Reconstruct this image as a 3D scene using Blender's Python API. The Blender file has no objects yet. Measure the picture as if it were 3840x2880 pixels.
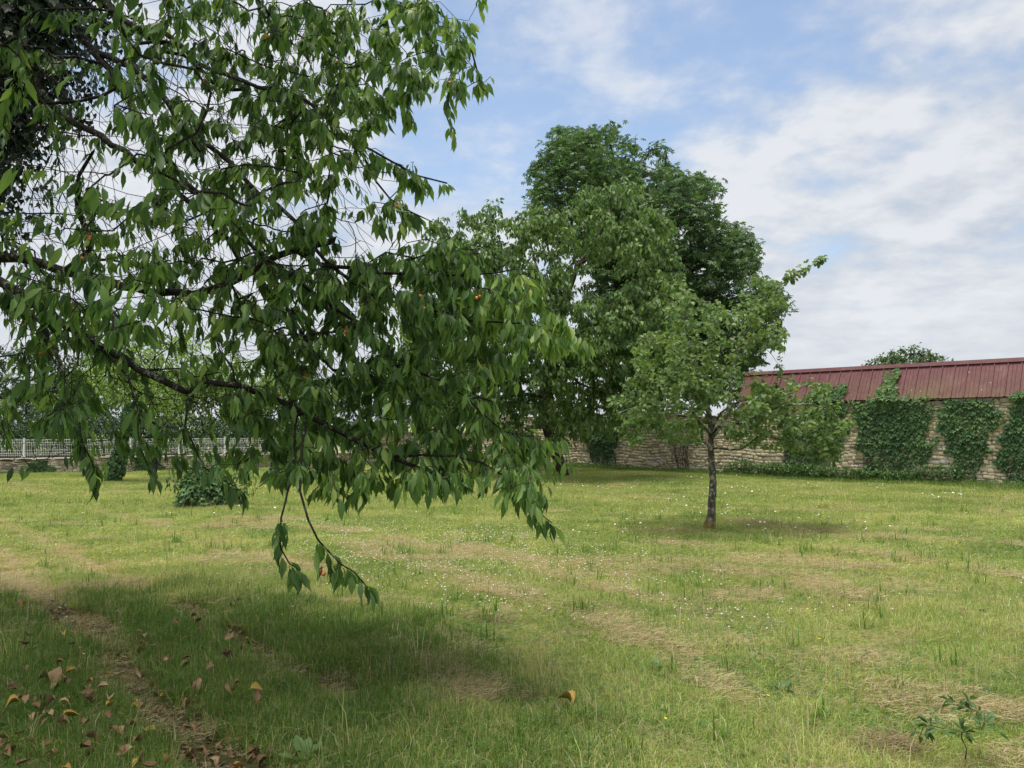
import bpy, math, random
import numpy as np
from mathutils import Matrix, Vector
random.seed(7); rng = np.random.default_rng(7)
C = bpy.context.scene.collection
sc = bpy.context.scene
# ------------------------------------------------------------------ camera
EYE = np.array((0.0, 0.0, 1.7)); PITCH = math.atan(92/1659.0); F = 1659.0
cd = bpy.data.cameras.new('camera'); cam = bpy.data.objects.new('camera', cd); C.objects.link(cam)
cam.location = EYE; cam.rotation_euler = (math.pi/2 + PITCH, 0, 0)
cd.sensor_width = 36; cd.lens = 27.0; cd.clip_start = .05; cd.clip_end = 1500
sc.camera = cam
# ------------------------------------------------------------------ sun, sky, exposure
SUN = np.array((-.12, -.15, 1.0)); SUN /= np.linalg.norm(SUN)
ld = bpy.data.lights.new('sun', 'SUN'); sun = bpy.data.objects.new('sun', ld); C.objects.link(sun)
ld.energy = 3.1; ld.angle = math.radians(26); ld.color = (1, .955, .88)
sun.rotation_euler = Vector(SUN).to_track_quat('Z', 'Y').to_euler()
w = bpy.data.worlds.new('World'); sc.world = w; w.use_nodes = True
def build_world(nt):
    nt.nodes.clear(); N = nt.nodes.new; L = nt.links.new
    out = N('ShaderNodeOutputWorld'); bg = N('ShaderNodeBackground'); L(bg.outputs[0], out.inputs[0])
    sky = N('ShaderNodeTexSky'); sky.sky_type = 'NISHITA'; sky.sun_disc = False
    sky.sun_elevation = math.asin(SUN[2]); sky.sun_rotation = math.atan2(SUN[0], SUN[1])
    sky.dust_density = 1.6; sky.ozone_density = 1.6
    tc = N('ShaderNodeTexCoord'); sep = N('ShaderNodeSeparateXYZ'); L(tc.outputs['Generated'], sep.inputs[0])
    def m(op, a, b=None, c=None):
        n = N('ShaderNodeMath'); n.operation = op
        for i, v in enumerate((a, b, c)):
            if v is None: continue
            if isinstance(v, (int, float)): n.inputs[i].default_value = v
            else: L(v, n.inputs[i])
        return n.outputs[0]
    zz = m('MAXIMUM', m('ADD', sep.outputs[2], .22), .03)
    cx = m('DIVIDE', sep.outputs[0], zz); cy = m('DIVIDE', sep.outputs[1], zz)
    comb = N('ShaderNodeCombineXYZ'); L(cx, comb.inputs[0]); L(cy, comb.inputs[1])
    def noise(sc_, det, rough, off, dist=0.0):
        mp = N('ShaderNodeMapping'); mp.inputs['Location'].default_value = off; L(comb.outputs[0], mp.inputs[0])
        n = N('ShaderNodeTexNoise'); n.inputs['Scale'].default_value = sc_; n.inputs['Detail'].default_value = det
        n.inputs['Roughness'].default_value = rough; n.inputs['Distortion'].default_value = dist
        L(mp.outputs[0], n.inputs['Vector']); return n.outputs['Fac']
    big = noise(.8, 2, .5, (3.1, 1.4, 0)); mid = noise(2.3, 6, .50, (1.9, .35, 0), .1); fine = noise(7.5, 5, .55, (0, 2, 3), .1)
    # the open blue patch sits ahead, a little left of centre and high; cloud thickens towards the horizon and the right
    hx = m('SUBTRACT', cx, .12); hy = m('SUBTRACT', cy, 1.45)
    d2 = m('ADD', m('MULTIPLY', m('MULTIPLY', hx, hx), 3.2), m('MULTIPLY', m('MULTIPLY', hy, hy), 2.2))
    hole = m('MULTIPLY', m('POWER', 2.718, m('MULTIPLY', d2, -1.0)), .19)
    dens = m('ADD', m('ADD', m('MULTIPLY', big, .45), m('MULTIPLY', mid, .75)), m('MULTIPLY', fine, .44))
    dens = m('SUBTRACT', m('SUBTRACT', dens, .05), m('ADD', hole, .045))
    hz = m('MULTIPLY', m('POWER', 2.718, m('MULTIPLY', m('MAXIMUM', sep.outputs[2], 0), -6.0)), .24)
    dens = m('ADD', dens, hz)
    cr = N('ShaderNodeMapRange'); cr.interpolation_type = 'SMOOTHSTEP'; L(dens, cr.inputs[0])
    cr.inputs[1].default_value = .47; cr.inputs[2].default_value = .76; cr.inputs[3].default_value = .10; cr.inputs[4].default_value = .97
    cc = N('ShaderNodeValToRGB'); fade = m('MINIMUM', m('MULTIPLY', m('MAXIMUM', sep.outputs[2], 0.0), 4.5), 1.0)
    L(m('ADD', m('MULTIPLY', m('MULTIPLY', m('ADD', fine, mid), .5), fade), m('MULTIPLY', m('SUBTRACT', 1.0, fade), .50)), cc.inputs[0])
    cc.color_ramp.elements[0].position = .37; cc.color_ramp.elements[0].color = (3.35, 3.7, 4.25, 1)
    cc.color_ramp.elements[1].position = .56; cc.color_ramp.elements[1].color = (5.05, 5.2, 5.45, 1)
    mix = N('ShaderNodeMix'); mix.data_type = 'RGBA'; L(cr.outputs[0], mix.inputs[0])
    skm = N('ShaderNodeMix'); skm.data_type = 'RGBA'; skm.blend_type = 'MULTIPLY'; skm.inputs[0].default_value = 1
    L(sky.outputs[0], skm.inputs[6]); skm.inputs[7].default_value = SKYMUL
    L(skm.outputs[2], mix.inputs[6]); L(cc.outputs[0], mix.inputs[7])
    L(mix.outputs[2], bg.inputs[0]); bg.inputs[1].default_value = .098
SKYMUL = (1.5, 1.45, 1.36, 1)
build_world(w.node_tree)
sc.view_settings.view_transform = 'Standard'; sc.view_settings.look = 'None'
sc.view_settings.exposure = 0.70; sc.view_settings.gamma = 1; sc.view_settings.use_curve_mapping = False
sc.render.engine = 'CYCLES'; sc.cycles.max_bounces = 6; sc.cycles.transparent_max_bounces = 8
sc.cycles.diffuse_bounces = 3; sc.cycles.transmission_bounces = 4; sc.cycles.glossy_bounces = 2

# ------------------------------------------------------------------ helpers
def nrm(v):
    v = np.asarray(v, float); n = np.linalg.norm(v, axis=-1, keepdims=True); return v/np.maximum(n, 1e-9)
FW = np.array((0, math.cos(PITCH), math.sin(PITCH))); UPV = np.array((0, -math.sin(PITCH), math.cos(PITCH))); RT = np.array((1., 0, 0))
def ray(px, py): return RT*((px-1106)/F) + UPV*((829.5-py)/F) + FW
def P(px, py, Y):                     # a point seen in the photo (2212 px wide frame) at distance Y
    d = ray(px, py); return EYE + d*(Y/d[1])
def proj(p):
    q = np.asarray(p) - EYE; z = q@FW
    z = np.where(np.abs(z) < 1e-3, 1e-3, z)
    return 1106 + (q@RT)/z*F, 829.5 - (q@UPV)/z*F, z
def ground_z(x, y):
    x = np.asarray(x, float); y = np.asarray(y, float)
    z = .022*np.sin(x*.9+y*.35+1) + .018*np.sin(x*.33-y*.8+2) + .012*np.sin(x*2.1+y*1.7) + .008*np.sin(x*4.3-y*3.1+.5)
    return z - .05*rut_mask(x, y)
def GP(px, py):
    d = ray(px, py); t = -EYE[2]/d[2]; return EYE[:2] + d[:2]*t
def seg_dist(x, y, poly):
    best = np.full(np.shape(x), 1e9)
    for (a, b) in zip(poly[:-1], poly[1:]):
        a = np.array(a); b = np.array(b); d = b-a; L2 = d@d
        t = np.clip(((x-a[0])*d[0] + (y-a[1])*d[1])/L2, 0, 1)
        best = np.minimum(best, np.hypot(x-a[0]-t*d[0], y-a[1]-t*d[1]))
    return best
def in_poly(x, y, poly):
    x = np.asarray(x, float); y = np.asarray(y, float); r = np.zeros(np.shape(x), bool); n = len(poly)
    for i in range(n):
        x1, y1 = poly[i]; x2, y2 = poly[(i+1) % n]
        c = ((y1 > y) != (y2 > y))
        with np.errstate(divide='ignore', invalid='ignore'):
            r ^= c & (x < (x2-x1)*(y-y1)/(y2-y1+1e-12) + x1)
    return r
def vnoise(x, y, s, seed=0):          # cheap value noise
    x = np.asarray(x, float)*s + seed*17.3; y = np.asarray(y, float)*s - seed*9.1
    xi = np.floor(x).astype(int); yi = np.floor(y).astype(int); fx = x-xi; fy = y-yi
    fx = fx*fx*(3-2*fx); fy = fy*fy*(3-2*fy)
    def h(a, b): v = np.sin(a*127.1 + b*311.7 + seed)*43758.5453; return v - np.floor(v)
    return (h(xi, yi)*(1-fx)+h(xi+1, yi)*fx)*(1-fy) + (h(xi, yi+1)*(1-fx)+h(xi+1, yi+1)*fx)*fy
def fbm(x, y, s, seed=0): return (vnoise(x, y, s, seed)*.5+vnoise(x, y, s*2.1, seed+1)*.3+vnoise(x, y, s*4.3, seed+2)*.2)
RUTS = [([GP(-260, 1120), GP(-60, 1180), GP(0, 1200), GP(60, 1258), GP(110, 1300), GP(170, 1345), GP(250, 1440), GP(330, 1500), GP(420, 1590), GP(540, 1690), GP(700, 1800)], .23),
        ([GP(-200, 1105), GP(60, 1150), GP(200, 1215), GP(300, 1268), GP(420, 1325), GP(560, 1405), GP(640, 1455), GP(740, 1490), GP(800, 1515)], .17),
        ([GP(-100, 1035), GP(30, 1058), GP(150, 1085), GP(400, 1160), GP(600, 1208), GP(720, 1240)], .16)]
HAY = [[GP(760, 1178), GP(950, 1240), GP(1100, 1290), GP(1200, 1312)], [GP(980, 1165), GP(1150, 1225), GP(1300, 1275), GP(1420, 1300), GP(1640, 1285)],
       [GP(1420, 1178), GP(1530, 1192)], [GP(1700, 1212), GP(1800, 1228), GP(1880, 1236)], [GP(1560, 1240), GP(1720, 1260), GP(1850, 1300)],
       [GP(1960, 1218), GP(2200, 1255)], [GP(1850, 1205), GP(1920, 1212)], [GP(1600, 1130), GP(1900, 1165), GP(2190, 1180)], [GP(1280, 1330), GP(1480, 1420), GP(1560, 1480)],
       [GP(700, 1145), GP(860, 1170), GP(1000, 1200)], [GP(1750, 1420), GP(1850, 1425)], [GP(1900, 1500), GP(2100, 1520), GP(2212, 1540)], [GP(860, 1420), GP(1020, 1500)]]
def rut_mask(x, y):
    m = np.zeros(np.shape(x)); n = fbm(x, y, 1.6, 3)
    for poly, wd in RUTS: m = np.maximum(m, np.clip(1.25 - seg_dist(x, y, poly)/(wd*(.35+1.5*n)), 0, 1))
    return m*np.clip((n-.24)*6, 0, 1)
def hay_mask(x, y):
    m = np.zeros(np.shape(x)); n = fbm(x, y, 1.9, 8)
    for poly in HAY: m = np.maximum(m, np.clip(1.2 - seg_dist(x, y, poly)/(.20*(.3+1.4*n)), 0, 1))
    m = m*np.clip((n-.28)*5, 0, 1)
    s = fbm(x*.55+y*.15, y*2.6+x*.35, .8, 21); m = np.maximum(m, np.clip((s-.72)*8, 0, .7))
    return m
def link(o, parent=None, label=None, cat=None, group=None, kind=None):
    C.objects.link(o)
    if parent is not None: o.parent = parent
    if label: o['label'] = label
    if cat: o['category'] = cat
    if group: o['group'] = group
    if kind: o['kind'] = kind
    return o
def empty(name, loc, label, cat, group=None):
    o = bpy.data.objects.new(name, None); o.location = loc; o.empty_display_size = .3
    return link(o, None, label, cat, group)
def mesh_np(name, V, faces_flat, counts, mat, tint=None, uv=None, smooth=False):
    me = bpy.data.meshes.new(name); V = np.asarray(V, np.float32)
    faces_flat = np.asarray(faces_flat, np.int32); counts = np.asarray(counts, np.int32)
    me.vertices.add(len(V)); me.vertices.foreach_set('co', V.ravel())
    me.loops.add(len(faces_flat)); me.loops.foreach_set('vertex_index', faces_flat)
    me.polygons.add(len(counts)); st = np.zeros(len(counts), np.int32); st[1:] = np.cumsum(counts)[:-1]
    me.polygons.foreach_set('loop_start', st); me.polygons.foreach_set('loop_total', counts)
    me.update(calc_edges=True)
    if smooth: me.polygons.foreach_set('use_smooth', np.ones(len(counts), bool))
    if tint is not None:
        a = me.attributes.new('tint', 'FLOAT', 'POINT'); a.data.foreach_set('value', np.asarray(tint, np.float32))
    if uv is not None:
        l = me.uv_layers.new(name='UVMap'); l.data.foreach_set('uv', np.asarray(uv, np.float32)[faces_flat].ravel())
    if mat: me.materials.append(mat)
    return me
class T:                               # a small template mesh
    def __init__(s, V, Fc, uv=None):
        s.V = np.array(V, float); s.ff = np.concatenate([np.array(f) for f in Fc]); s.c = np.array([len(f) for f in Fc]); s.F = Fc
        s.uv = np.array(uv if uv is not None else [(v[0], v[1]) for v in V], float)
def stamp(t, pos, R, scl, tint=None, vtint=None):
    n = len(pos); nv = len(t.V)
    if np.ndim(scl) == 1: V = t.V[None]*scl[:, None, None]
    else: V = t.V[None]*scl[:, None, :]
    V = np.einsum('nij,nvj->nvi', R, V) + pos[:, None, :]
    ff = (t.ff[None] + (np.arange(n)*nv)[:, None]).ravel(); cc = np.tile(t.c, n); uv = np.tile(t.uv, (n, 1))
    tt = np.repeat(tint if tint is not None else rng.random(n), nv)
    if vtint is not None: tt = tt + np.tile(vtint, n)
    return V.reshape(-1, 3), ff, cc, tt, uv
def join_sets(sets):
    V = []; ff = []; cc = []; tt = []; uv = []; o = 0
    for a in sets:
        V.append(a[0]); ff.append(a[1]+o); cc.append(a[2]); tt.append(a[3]); uv.append(a[4]); o += len(a[0])
    return [np.concatenate(k) for k in (V, ff, cc, tt, uv)]
def frames(axis, normal):              # columns: x = side, y = axis, z = normal
    y = nrm(axis); z = normal - (normal*y).sum(-1, keepdims=True)*y; z = nrm(z); x = np.cross(y, z)
    return np.stack([x, y, z], axis=-1)
# ------------------------------------------------------------------ materials
def mat_new(name):
    m = bpy.data.materials.new(name); m.use_nodes = True; nt = m.node_tree; nt.nodes.clear()
    out = nt.nodes.new('ShaderNodeOutputMaterial'); return m, nt, out
def ramp(nt, fac, stops):
    r = nt.nodes.new('ShaderNodeValToRGB'); nt.links.new(fac, r.inputs[0]); e = r.color_ramp.elements
    while len(e) < len(stops): e.new(.5)
    for i, (p, c) in enumerate(stops): e[i].position = p; e[i].color = (*c, 1)
    return r.outputs[0]
def nz(nt, scale, det=4, rough=.55, vec=None, out='Fac'):
    n = nt.nodes.new('ShaderNodeTexNoise'); n.inputs['Scale'].default_value = scale; n.inputs['Detail'].default_value = det
    n.inputs['Roughness'].default_value = rough
    if vec is not None: nt.links.new(vec, n.inputs['Vector'])
    return n.outputs[out]
def pos(nt): return nt.nodes.new('ShaderNodeNewGeometry').outputs['Position']
def mth(nt, op, a, b=0.0, clamp=False):
    n = nt.nodes.new('ShaderNodeMath'); n.operation = op; n.use_clamp = clamp
    for i, v in enumerate((a, b)):
        if isinstance(v, (int, float)): n.inputs[i].default_value = v
        else: nt.links.new(v, n.inputs[i])
    return n.outputs[0]
def mixc(nt, f, a, b, mode='MIX'):
    n = nt.nodes.new('ShaderNodeMix'); n.data_type = 'RGBA'; n.blend_type = mode
    for k, v in ((0, f), (6, a), (7, b)):
        if isinstance(v, (int, float)): n.inputs[k].default_value = v
        elif isinstance(v, tuple): n.inputs[k].default_value = (*v, 1)
        else: nt.links.new(v, n.inputs[k])
    return n.outputs[2]
def attr(nt, name='tint'):
    a = nt.nodes.new('ShaderNodeAttribute'); a.attribute_name = name; return a.outputs['Fac']
def principled(nt, out, col, rough=.7, spec=.4, bump=None, bstr=.4, bdist=.01):
    b = nt.nodes.new('ShaderNodeBsdfPrincipled')
    if isinstance(col, tuple): b.inputs['Base Color'].default_value = (*col, 1)
    else: nt.links.new(col, b.inputs['Base Color'])
    if isinstance(rough, (int, float)): b.inputs['Roughness'].default_value = rough
    else: nt.links.new(rough, b.inputs['Roughness'])
    b.inputs['Specular IOR Level'].default_value = spec
    if bump is not None:
        bn = nt.nodes.new('ShaderNodeBump'); bn.inputs['Strength'].default_value = bstr; bn.inputs['Distance'].default_value = bdist
        nt.links.new(bump, bn.inputs['Height']); nt.links.new(bn.outputs[0], b.inputs['Normal'])
    nt.links.new(b.outputs[0], out.inputs[0]); return b
def leaf_mat(name, stops, trans=.35, tcol=(1.4, 1.5, .75), rough=.45, spec=.35, veins=True, back=(1.15, 1.12, 1.2), patch=1.2):
    m, nt, out = mat_new(name)
    stops = [(p_, tuple(v*.86+.14*(.3*c_[0]+.6*c_[1]+.1*c_[2]) for v in c_)) for p_, c_ in stops]
    t = attr(nt); n = nz(nt, patch, 3, .5, pos(nt))
    f = mth(nt, 'ADD', mth(nt, 'MULTIPLY', t, .7), mth(nt, 'MULTIPLY', mth(nt, 'SUBTRACT', n, .5), .9), False)
    f = mth(nt, 'ADD', f, .15, True)
    col = ramp(nt, f, stops)
    bump = None
    if veins:
        uvn = nt.nodes.new('ShaderNodeUVMap'); sp = nt.nodes.new('ShaderNodeSeparateXYZ'); nt.links.new(uvn.outputs[0], sp.inputs[0])
        au = mth(nt, 'ABSOLUTE', sp.outputs[0])
        ph = mth(nt, 'SUBTRACT', sp.outputs[1], mth(nt, 'MULTIPLY', au, .55))
        s = mth(nt, 'SINE', mth(nt, 'MULTIPLY', ph, 62.0)); s = mth(nt, 'POWER', mth(nt, 'ADD', mth(nt, 'MULTIPLY', s, .5), .5), 3.0)
        rib = mth(nt, 'SUBTRACT', 1.0, mth(nt, 'MULTIPLY', au, 22.0), True)
        v = mth(nt, 'MAXIMUM', mth(nt, 'MULTIPLY', s, .35), rib)
        col = mixc(nt, mth(nt, 'MULTIPLY', v, .38), col, mixc(nt, 1.0, col, (1.7, 1.6, 1.5), 'MULTIPLY'))
        bump = s
    g = nt.nodes.new('ShaderNodeNewGeometry')
    col2 = mixc(nt, g.outputs['Backfacing'], col, mixc(nt, 1.0, col, back, 'MULTIPLY'))
    b = principled(nt, out, col2, rough, spec, bump, .25, .003)
    tr = nt.nodes.new('ShaderNodeBsdfTranslucent'); nt.links.new(mixc(nt, 1.0, col, tcol, 'MULTIPLY'), tr.inputs[0])
    mx = nt.nodes.new('ShaderNodeMixShader'); mx.inputs[0].default_value = trans
    nt.links.new(b.outputs[0], mx.inputs[1]); nt.links.new(tr.outputs[0], mx.inputs[2]); nt.links.new(mx.outputs[0], out.inputs[0])
    return m
def bark_mat(name, dark, light, lichen, lamt=.5, moss=None, scale=30):
    m, nt, out = mat_new(name); p = pos(nt)
    mp = nt.nodes.new('ShaderNodeMapping'); mp.inputs['Scale'].default_value = (1, 1, .35); nt.links.new(p, mp.inputs[0])
    n = nz(nt, scale, 6, .65, mp.outputs[0]); col = ramp(nt, n, [(.35, dark), (.65, light)])
    l = nz(nt, scale*.55, 5, .7, p); lf = ramp(nt, l, [(.62-.12*lamt, (0, 0, 0)), (.68-.10*lamt, (1, 1, 1))])
    col = mixc(nt, lf, col, lichen)
    if moss:
        sp = nt.nodes.new('ShaderNodeSeparateXYZ'); nt.links.new(p, sp.inputs[0])
        mf = mth(nt, 'SUBTRACT', 2.3, mth(nt, 'MULTIPLY', mth(nt, 'ADD', sp.outputs[2], mth(nt, 'MULTIPLY', nz(nt, 12, 4, .6, p), .45)), 4.0), True)
        col = mixc(nt, mf, col, mixc(nt, nz(nt, 45, 3, .6, p), moss[0], moss[1]))
    principled(nt, out, col, .9, .15, n, .9, .02); return m
M = {}
M['cherry_leaf'] = leaf_mat('cherry_leaf_green', [(0, (.026, .068, .020)), (.4, (.082, .180, .036)), (.75, (.20, .33, .060)), (1, (.36, .43, .09))], .45, rough=.42, spec=.4, patch=.9)
M['cherry2_leaf'] = leaf_mat('cherry_crown_green', [(0, (.042, .092, .026)), (.5, (.100, .190, .044)), (1, (.24, .35, .078))], .38, veins=False, rough=.5, patch=.7)
M['chestnut_leaf'] = leaf_mat('chestnut_green', [(0, (.030, .072, .030)), (.5, (.066, .138, .050)), (1, (.14, .23, .080))], .30, veins=False, rough=.5, patch=.35)
M['pear_leaf'] = leaf_mat('pear_leaf_green', [(0, (.055, .115, .032)), (.5, (.125, .215, .055)), (.85, (.22, .31, .085)), (1, (.24, .21, .11))], .34, veins=False, rough=.5, spec=.3)
M['ivy_leaf'] = leaf_mat('ivy_green', [(0, (.020, .058, .020)), (.45, (.052, .125, .038)), (.8, (.12, .22, .055)), (1, (.19, .22, .07))], .2, veins=False, rough=.6, spec=.2, patch=1.6)
M['ivy_shaded'] = leaf_mat('ivy_shaded_green', [(0, (.008, .020, .008)), (.6, (.020, .045, .016)), (1, (.05, .085, .022))], .12, veins=False, rough=.45, spec=.4)  # ivy greens darkened: the clump's inner shade is put into the colour
M['lime_leaf'] = leaf_mat('yellow_green_leaf', [(0, (.07, .13, .022)), (.5, (.15, .26, .035)), (1, (.26, .38, .055))], .42, veins=False, rough=.5)
M['far_leaf'] = leaf_mat('far_tree_green', [(0, (.035, .075, .035)), (.5, (.075, .135, .050)), (1, (.14, .20, .07))], .3, veins=False, rough=.6, patch=.3)
M['hedge_leaf'] = leaf_mat('hedge_green', [(0, (.016, .044, .022)), (.5, (.036, .080, .034)), (1, (.08, .13, .045))], .22, veins=False, rough=.45, patch=.8)
M['weed_leaf'] = leaf_mat('weed_green', [(0, (.04, .10, .025)), (.6, (.09, .18, .04)), (1, (.17, .27, .055))], .3, veins=False, rough=.5, patch=2)
M['bark'] = bark_mat('cherry_bark', (.008, .007, .006), (.032, .027, .023), (.15, .17, .14), .55)
M['bark2'] = bark_mat('brown_cherry_bark', (.030, .020, .016), (.085, .060, .048), (.18, .18, .15), .3, scale=14)
M['bark_pear'] = bark_mat('lichened_pear_bark', (.035, .030, .026), (.13, .115, .095), (.34, .35, .29), .9, ((.09, .10, .02), (.24, .15, .03)), 24)
M['stem'] = bark_mat('vine_stem', (.04, .03, .02), (.14, .10, .07), (.2, .18, .14), .2)
def ground_colour(nt, p):
    """grass colour that varies over the lawn: shared by the soil sheet and by the blades"""
    a = nz(nt, .33, 4, .55, p); b = nz(nt, 1.5, 4, .6, p)
    mp = nt.nodes.new('ShaderNodeMapping'); mp.inputs['Scale'].default_value = (.5, 1.5, 1); mp.inputs['Rotation'].default_value = (0, 0, .25); nt.links.new(p, mp.inputs[0])
    c = nz(nt, 1.1, 4, .6, mp.outputs[0])
    f = mth(nt, 'ADD', mth(nt, 'MULTIPLY', a, .4), mth(nt, 'ADD', mth(nt, 'MULTIPLY', b, .3), mth(nt, 'MULTIPLY', c, .3)))
    return ramp(nt, f, [(.36, (.19, .27, .075)), (.46, (.30, .37, .115)), (.55, (.41, .44, .165)), (.64, (.54, .50, .27))])
def grass_mat():
    m, nt, out = mat_new('grass_blades'); p = pos(nt); t = attr(nt)
    g = ground_colour(nt, p)
    # tint < 1: live blade, shaded from deep to fresh green; 1 and up: lush; 2 and up: dry straw
    live = mixc(nt, 1.0, g, ramp(nt, t, [(0, (.62, .80, .62)), (.5, (1, 1.05, .95)), (1, (1.35, 1.20, 1.15))]), 'MULTIPLY')
    lush = ramp(nt, mth(nt, 'SUBTRACT', t, 1.0, True), [(0, (.055, .125, .020)), (.5, (.11, .20, .035)), (1, (.19, .29, .055))])
    dry = ramp(nt, mth(nt, 'SUBTRACT', t, 2.0, True), [(0, (.28, .21, .12)), (.5, (.44, .35, .21)), (1, (.60, .50, .34))])
    col = mixc(nt, mth(nt, 'GREATER_THAN', t, .999), live, lush)
    col = mixc(nt, mth(nt, 'GREATER_THAN', t, 1.999), col, dry)
    b = principled(nt, out, col, .6, .25)
    tr = nt.nodes.new('ShaderNodeBsdfTranslucent'); nt.links.new(mixc(nt, 1.0, col, (1.3, 1.35, .8), 'MULTIPLY'), tr.inputs[0])
    mx = nt.nodes.new('ShaderNodeMixShader'); mx.inputs[0].default_value = .35
    nt.links.new(b.outputs[0], mx.inputs[1]); nt.links.new(tr.outputs[0], mx.inputs[2]); nt.links.new(mx.outputs[0], out.inputs[0])
    return m
M['grass'] = grass_mat()
def ground_mat():
    m, nt, out = mat_new('lawn_soil'); p = pos(nt)
    g = ground_colour(nt, p)
    f1 = nz(nt, 22, 5, .7, p); f2 = nz(nt, 90, 3, .7, p)
    g = mixc(nt, 1.0, g, ramp(nt, mth(nt, 'ADD', mth(nt, 'MULTIPLY', f1, .5), mth(nt, 'MULTIPLY', f2, .5)), [(.35, (.6, .62, .55)), (.62, (1.1, 1.08, 1.05))]), 'MULTIPLY')
    soil = ramp(nt, nz(nt, 35, 5, .65, p), [(.3, (.055, .036, .022)), (.6, (.15, .105, .068)), (.75, (.24, .18, .12))])
    hay = ramp(nt, nz(nt, 60, 4, .7, p), [(.3, (.20, .15, .085)), (.7, (.48, .39, .24))])
    col = mixc(nt, attr(nt, 'hay'), g, hay); col = mixc(nt, attr(nt, 'soil'), col, soil)
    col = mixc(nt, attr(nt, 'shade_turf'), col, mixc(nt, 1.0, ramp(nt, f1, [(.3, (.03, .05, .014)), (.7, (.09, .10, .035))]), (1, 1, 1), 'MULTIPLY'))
    principled(nt, out, col, .95, .1, f1, 1.0, .04); return m
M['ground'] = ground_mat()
def stone_mat(name, cs):
    m, nt, out = mat_new(name); p = pos(nt); t = attr(nt)
    n = nz(nt, 9, 6, .65, p); col = ramp(nt, t, cs)
    col = mixc(nt, 1.0, col, ramp(nt, n, [(.3, (.75, .73, .70)), (.7, (1.2, 1.18, 1.14))]), 'MULTIPLY')
    l = nz(nt, 3.2, 5, .7, p); col = mixc(nt, ramp(nt, l, [(.57, (0, 0, 0)), (.70, (.65, .65, .65))]), col, (.17, .165, .16))
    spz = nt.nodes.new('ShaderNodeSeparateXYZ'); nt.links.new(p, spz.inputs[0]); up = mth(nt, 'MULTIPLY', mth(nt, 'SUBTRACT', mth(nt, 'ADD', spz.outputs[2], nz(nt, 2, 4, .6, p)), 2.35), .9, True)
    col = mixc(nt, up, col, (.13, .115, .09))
    y = nz(nt, 5.5, 5, .7, p); y2 = mth(nt, 'MULTIPLY', mth(nt, 'GREATER_THAN', y, .66), .35); col = mixc(nt, y2, col, (.38, .24, .07))
    principled(nt, out, col, .95, .15, nz(nt, 40, 6, .7, p), .6, .02); return m
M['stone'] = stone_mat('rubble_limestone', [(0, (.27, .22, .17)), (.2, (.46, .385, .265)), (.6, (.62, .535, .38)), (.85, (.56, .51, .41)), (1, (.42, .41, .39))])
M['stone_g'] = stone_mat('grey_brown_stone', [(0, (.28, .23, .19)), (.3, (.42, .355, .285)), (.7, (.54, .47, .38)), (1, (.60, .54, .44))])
def simple(name, a, b, sc_=20, rough=.8, spec=.3, bstr=.4):
    m, nt, out = mat_new(name); n = nz(nt, sc_, 5, .6, pos(nt)); principled(nt, out, ramp(nt, n, [(.3, a), (.7, b)]), rough, spec, n, bstr, .01); return m
M['mortar'] = simple('earth_mortar', (.22, .18, .13), (.38, .32, .23), 14, .95, .1)
M['coping'] = simple('coping_stone', (.20, .17, .15), (.36, .31, .27), 9, .95, .1)
M['white'] = simple('white_painted_steel', (.74, .74, .70), (.82, .82, .78), 15, .45, .5, .05)
M['petal'] = simple('white_petal', (.62, .61, .57), (.78, .77, .72), 50, .7, .2)
M['clover'] = simple('clover_head', (.62, .55, .50), (.78, .74, .66), 40, .8, .2)
M['yellow'] = simple('yellow_petal', (.75, .50, .03), (.8, .62, .06), 40, .7, .2)
def cherry_mat():
    m, nt, out = mat_new('cherry_skin'); t = attr(nt)
    principled(nt, out, ramp(nt, t, [(0, (.50, .30, .06)), (.45, (.62, .24, .07)), (1, (.50, .06, .035))]), .25, .6); return m
M['cherry'] = cherry_mat()
def dead_leaf(name, a, b, c):
    m, nt, out = mat_new(name); n = nz(nt, 25, 4, .6, pos(nt))
    oi = nt.nodes.new('ShaderNodeObjectInfo')
    f = mth(nt, 'ADD', mth(nt, 'MULTIPLY', oi.outputs['Random'], .6), mth(nt, 'MULTIPLY', n, .4)); principled(nt, out, ramp(nt, f, [(.1, a), (.5, b), (.8, c)]), .7, .3, n, .4, .005); return m
M['dead'] = dead_leaf('dry_brown_leaf', (.11, .060, .030), (.24, .145, .075), (.40, .28, .16))
M['deadyellow'] = dead_leaf('yellowed_leaf', (.30, .17, .04), (.44, .29, .07), (.50, .38, .12))
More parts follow.
